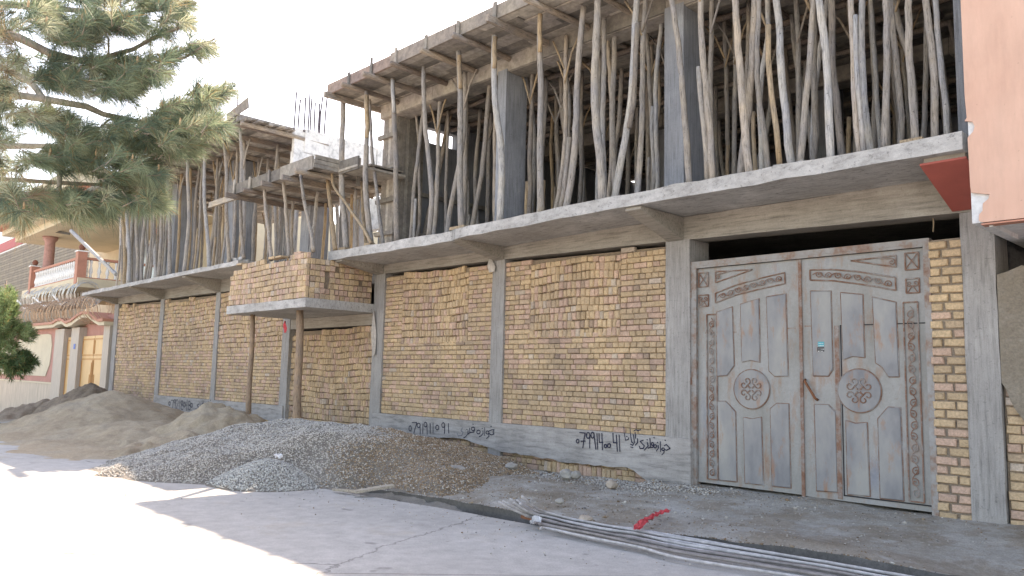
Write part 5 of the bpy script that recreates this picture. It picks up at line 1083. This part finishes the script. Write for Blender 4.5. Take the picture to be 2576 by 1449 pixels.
CAPS=[(0,0,0,1448,230,150),(250,0,470,300,150,70),(500,-20,1100,20,60,26),(1050,10,1440,30,70,26),(600,150,1080,190,130,66),(500,270,700,330,70,16),(1100,290,1430,170,40,14),(1200,180,1330,90,35,9),(620,500,1200,470,80,34),(1000,510,1580,330,50,26),(700,650,1000,680,100,34),
 (750,580,1250,570,90,36),(260,560,600,650,110,50),(280,420,560,520,60,10),(1150,860,1640,740,75,34),(1450,700,1720,700,50,20),(800,960,1600,930,105,74),(500,1060,1400,1120,140,96),(250,880,560,980,130,50),(1100,1000,1680,960,60,24),(280,1200,1150,1300,150,110),(1000,1250,1180,1350,60,14),
 (0,1500,1200,1500,60,66),(380,1560,820,1600,80,40),(820,1500,1200,1530,60,26),(0,1560,240,1640,60,18),(230,1480,640,1520,60,30),(120,1640,250,1600,40,5)]
TW=[];CN=[]
for x0,y0,x1,y1,rad,n in CAPS:
    rr_=rad*(.62 if x0>=250 or x1>320 else .9)
    for _ in range(int(n*1.35)):
        t=random.random(); a=random.uniform(0,6.28); r=rr_*math.sqrt(random.random()); X_=x0+(x1-x0)*t+r*math.cos(a); Y_=y0+(y1-y0)*t+r*math.sin(a)*.9
        D=random.gauss(7.4,.45); 
        if X_<320: D=random.uniform(6.2,9.0)
        p=atD(1,X_,Y_,D); out=RT*random.uniform(.1,1.)+UP*random.uniform(-.45,.6)+_fw*random.uniform(-.7,.6)
        if X_<250: out=RT*random.uniform(-.8,1.)+UP*random.uniform(-.8,.5)-_fw*random.uniform(-.2,.9)
        hue=random.choice([0,1,2,0,1,3,2]) if X_>250 else random.choice([1,3,0,2,1,4,2])
        TW.append((p-out*.10,out,random.uniform(.10,.20),hue)); CN.append((p,out))
V,Fs,Cc=needles(TW,75,.175,.0033,NC); o=rockmesh('foliage',V,Fs,Cc,M['needle'],PT)
g=MB(); 
for p,out in CN[::1]: 
    u=out/np.linalg.norm(out); g.tube([p-u*.09,p+u*.05],[.004,.003],4,cap=False)
g.build('twigs',M['bark'],PT)['kind']='stuff'
g=MB()
for k,(p,out) in enumerate(CN):
    if k%9==0: g.tube([p+np.array([0,0,.02]),p+np.array([.004,0,.055]),p+np.array([0,0,.08])],[.009,.010,.004],5)
g.build('buds',M['cone'],PT)['kind']='stuff'
# young pine by the neighbour wall
YP=thing('pine_tree','small bushy bright green pine against the salmon boundary wall','tree',(-22.9,-6.0,-.2))
bp=atD(4,40,1050,21.); YP.location=(float(bp[0])-.6,float(bp[1]),-.3); L0=np.array(YP.location)
g=MB(); g.tube([(0,0,0),(.03,0,1.5),(0,.03,4)],[.09,.07,.02],8); g.build('trunk',M['bark'],YP,smooth=True)
TW=[]
for x0,y0,x1,y1,rad,n,hs_ in [(30,860,20,1250,95,230,(1,3,3,1)),(-120,900,-120,1300,150,150,(1,3)),(140,1070,190,1090,50,36,(1,3)),(110,1250,200,1290,50,60,(2,2,0)),(20,1300,120,1330,40,40,(2,0)),(60,800,70,830,40,20,(3,1))]:  # pale hues paint a sunlit top, dark hues shade the lower clumps
    for _ in range(n*2):
        t=random.random(); a=random.uniform(0,6.28); r=rad*math.sqrt(random.random()); p=atD(4,x0+(x1-x0)*t+r*math.cos(a),y0+(y1-y0)*t+r*math.sin(a),21+random.gauss(0,.45))
        out=p-np.array(atD(4,0,1150,21.)); out=out/ (np.linalg.norm(out)+.1)+np.array([0,0,.5])+RNG.normal(size=3)*.3; TW.append((p-L0,out,random.uniform(.12,.25),random.choice(hs_)))
NC[1]=(.17,.24,.10); NC[3]=(.24,.31,.15); NC[0]=(.10,.16,.06); NC[2]=(.07,.12,.05)
V,Fs,Cc=needles(TW,34,.15,.010,NC); rockmesh('foliage',V,Fs,Cc,M['needle'],YP)
# overhead cables to the villa
g=MB()
for k in range(3):
    a=onY('b',-50,470+20*k,.8); c=onY('b',1010,840+12*k,.8); P=[a*(1-t)+c*t+np.array([0,0,-.25*math.sin(math.pi*t)]) for t in np.linspace(0,1,10)]; g.tube(P,.018,5,cap=False)
tag(g.build('cable_bundle',M['black']),'sagging cable bundle running to the villa eave','cable')
a=onY('b',1030,810,-.9); c=onY('b',1680,1440,-.9); g=MB(); d=(c-a); g.tube([a,a+d*.5,c],[.07,.065,.06],6); tag(g.build('leaning_plank',M['pole']),'long grey timber leaning diagonally past the balustrade','timber')
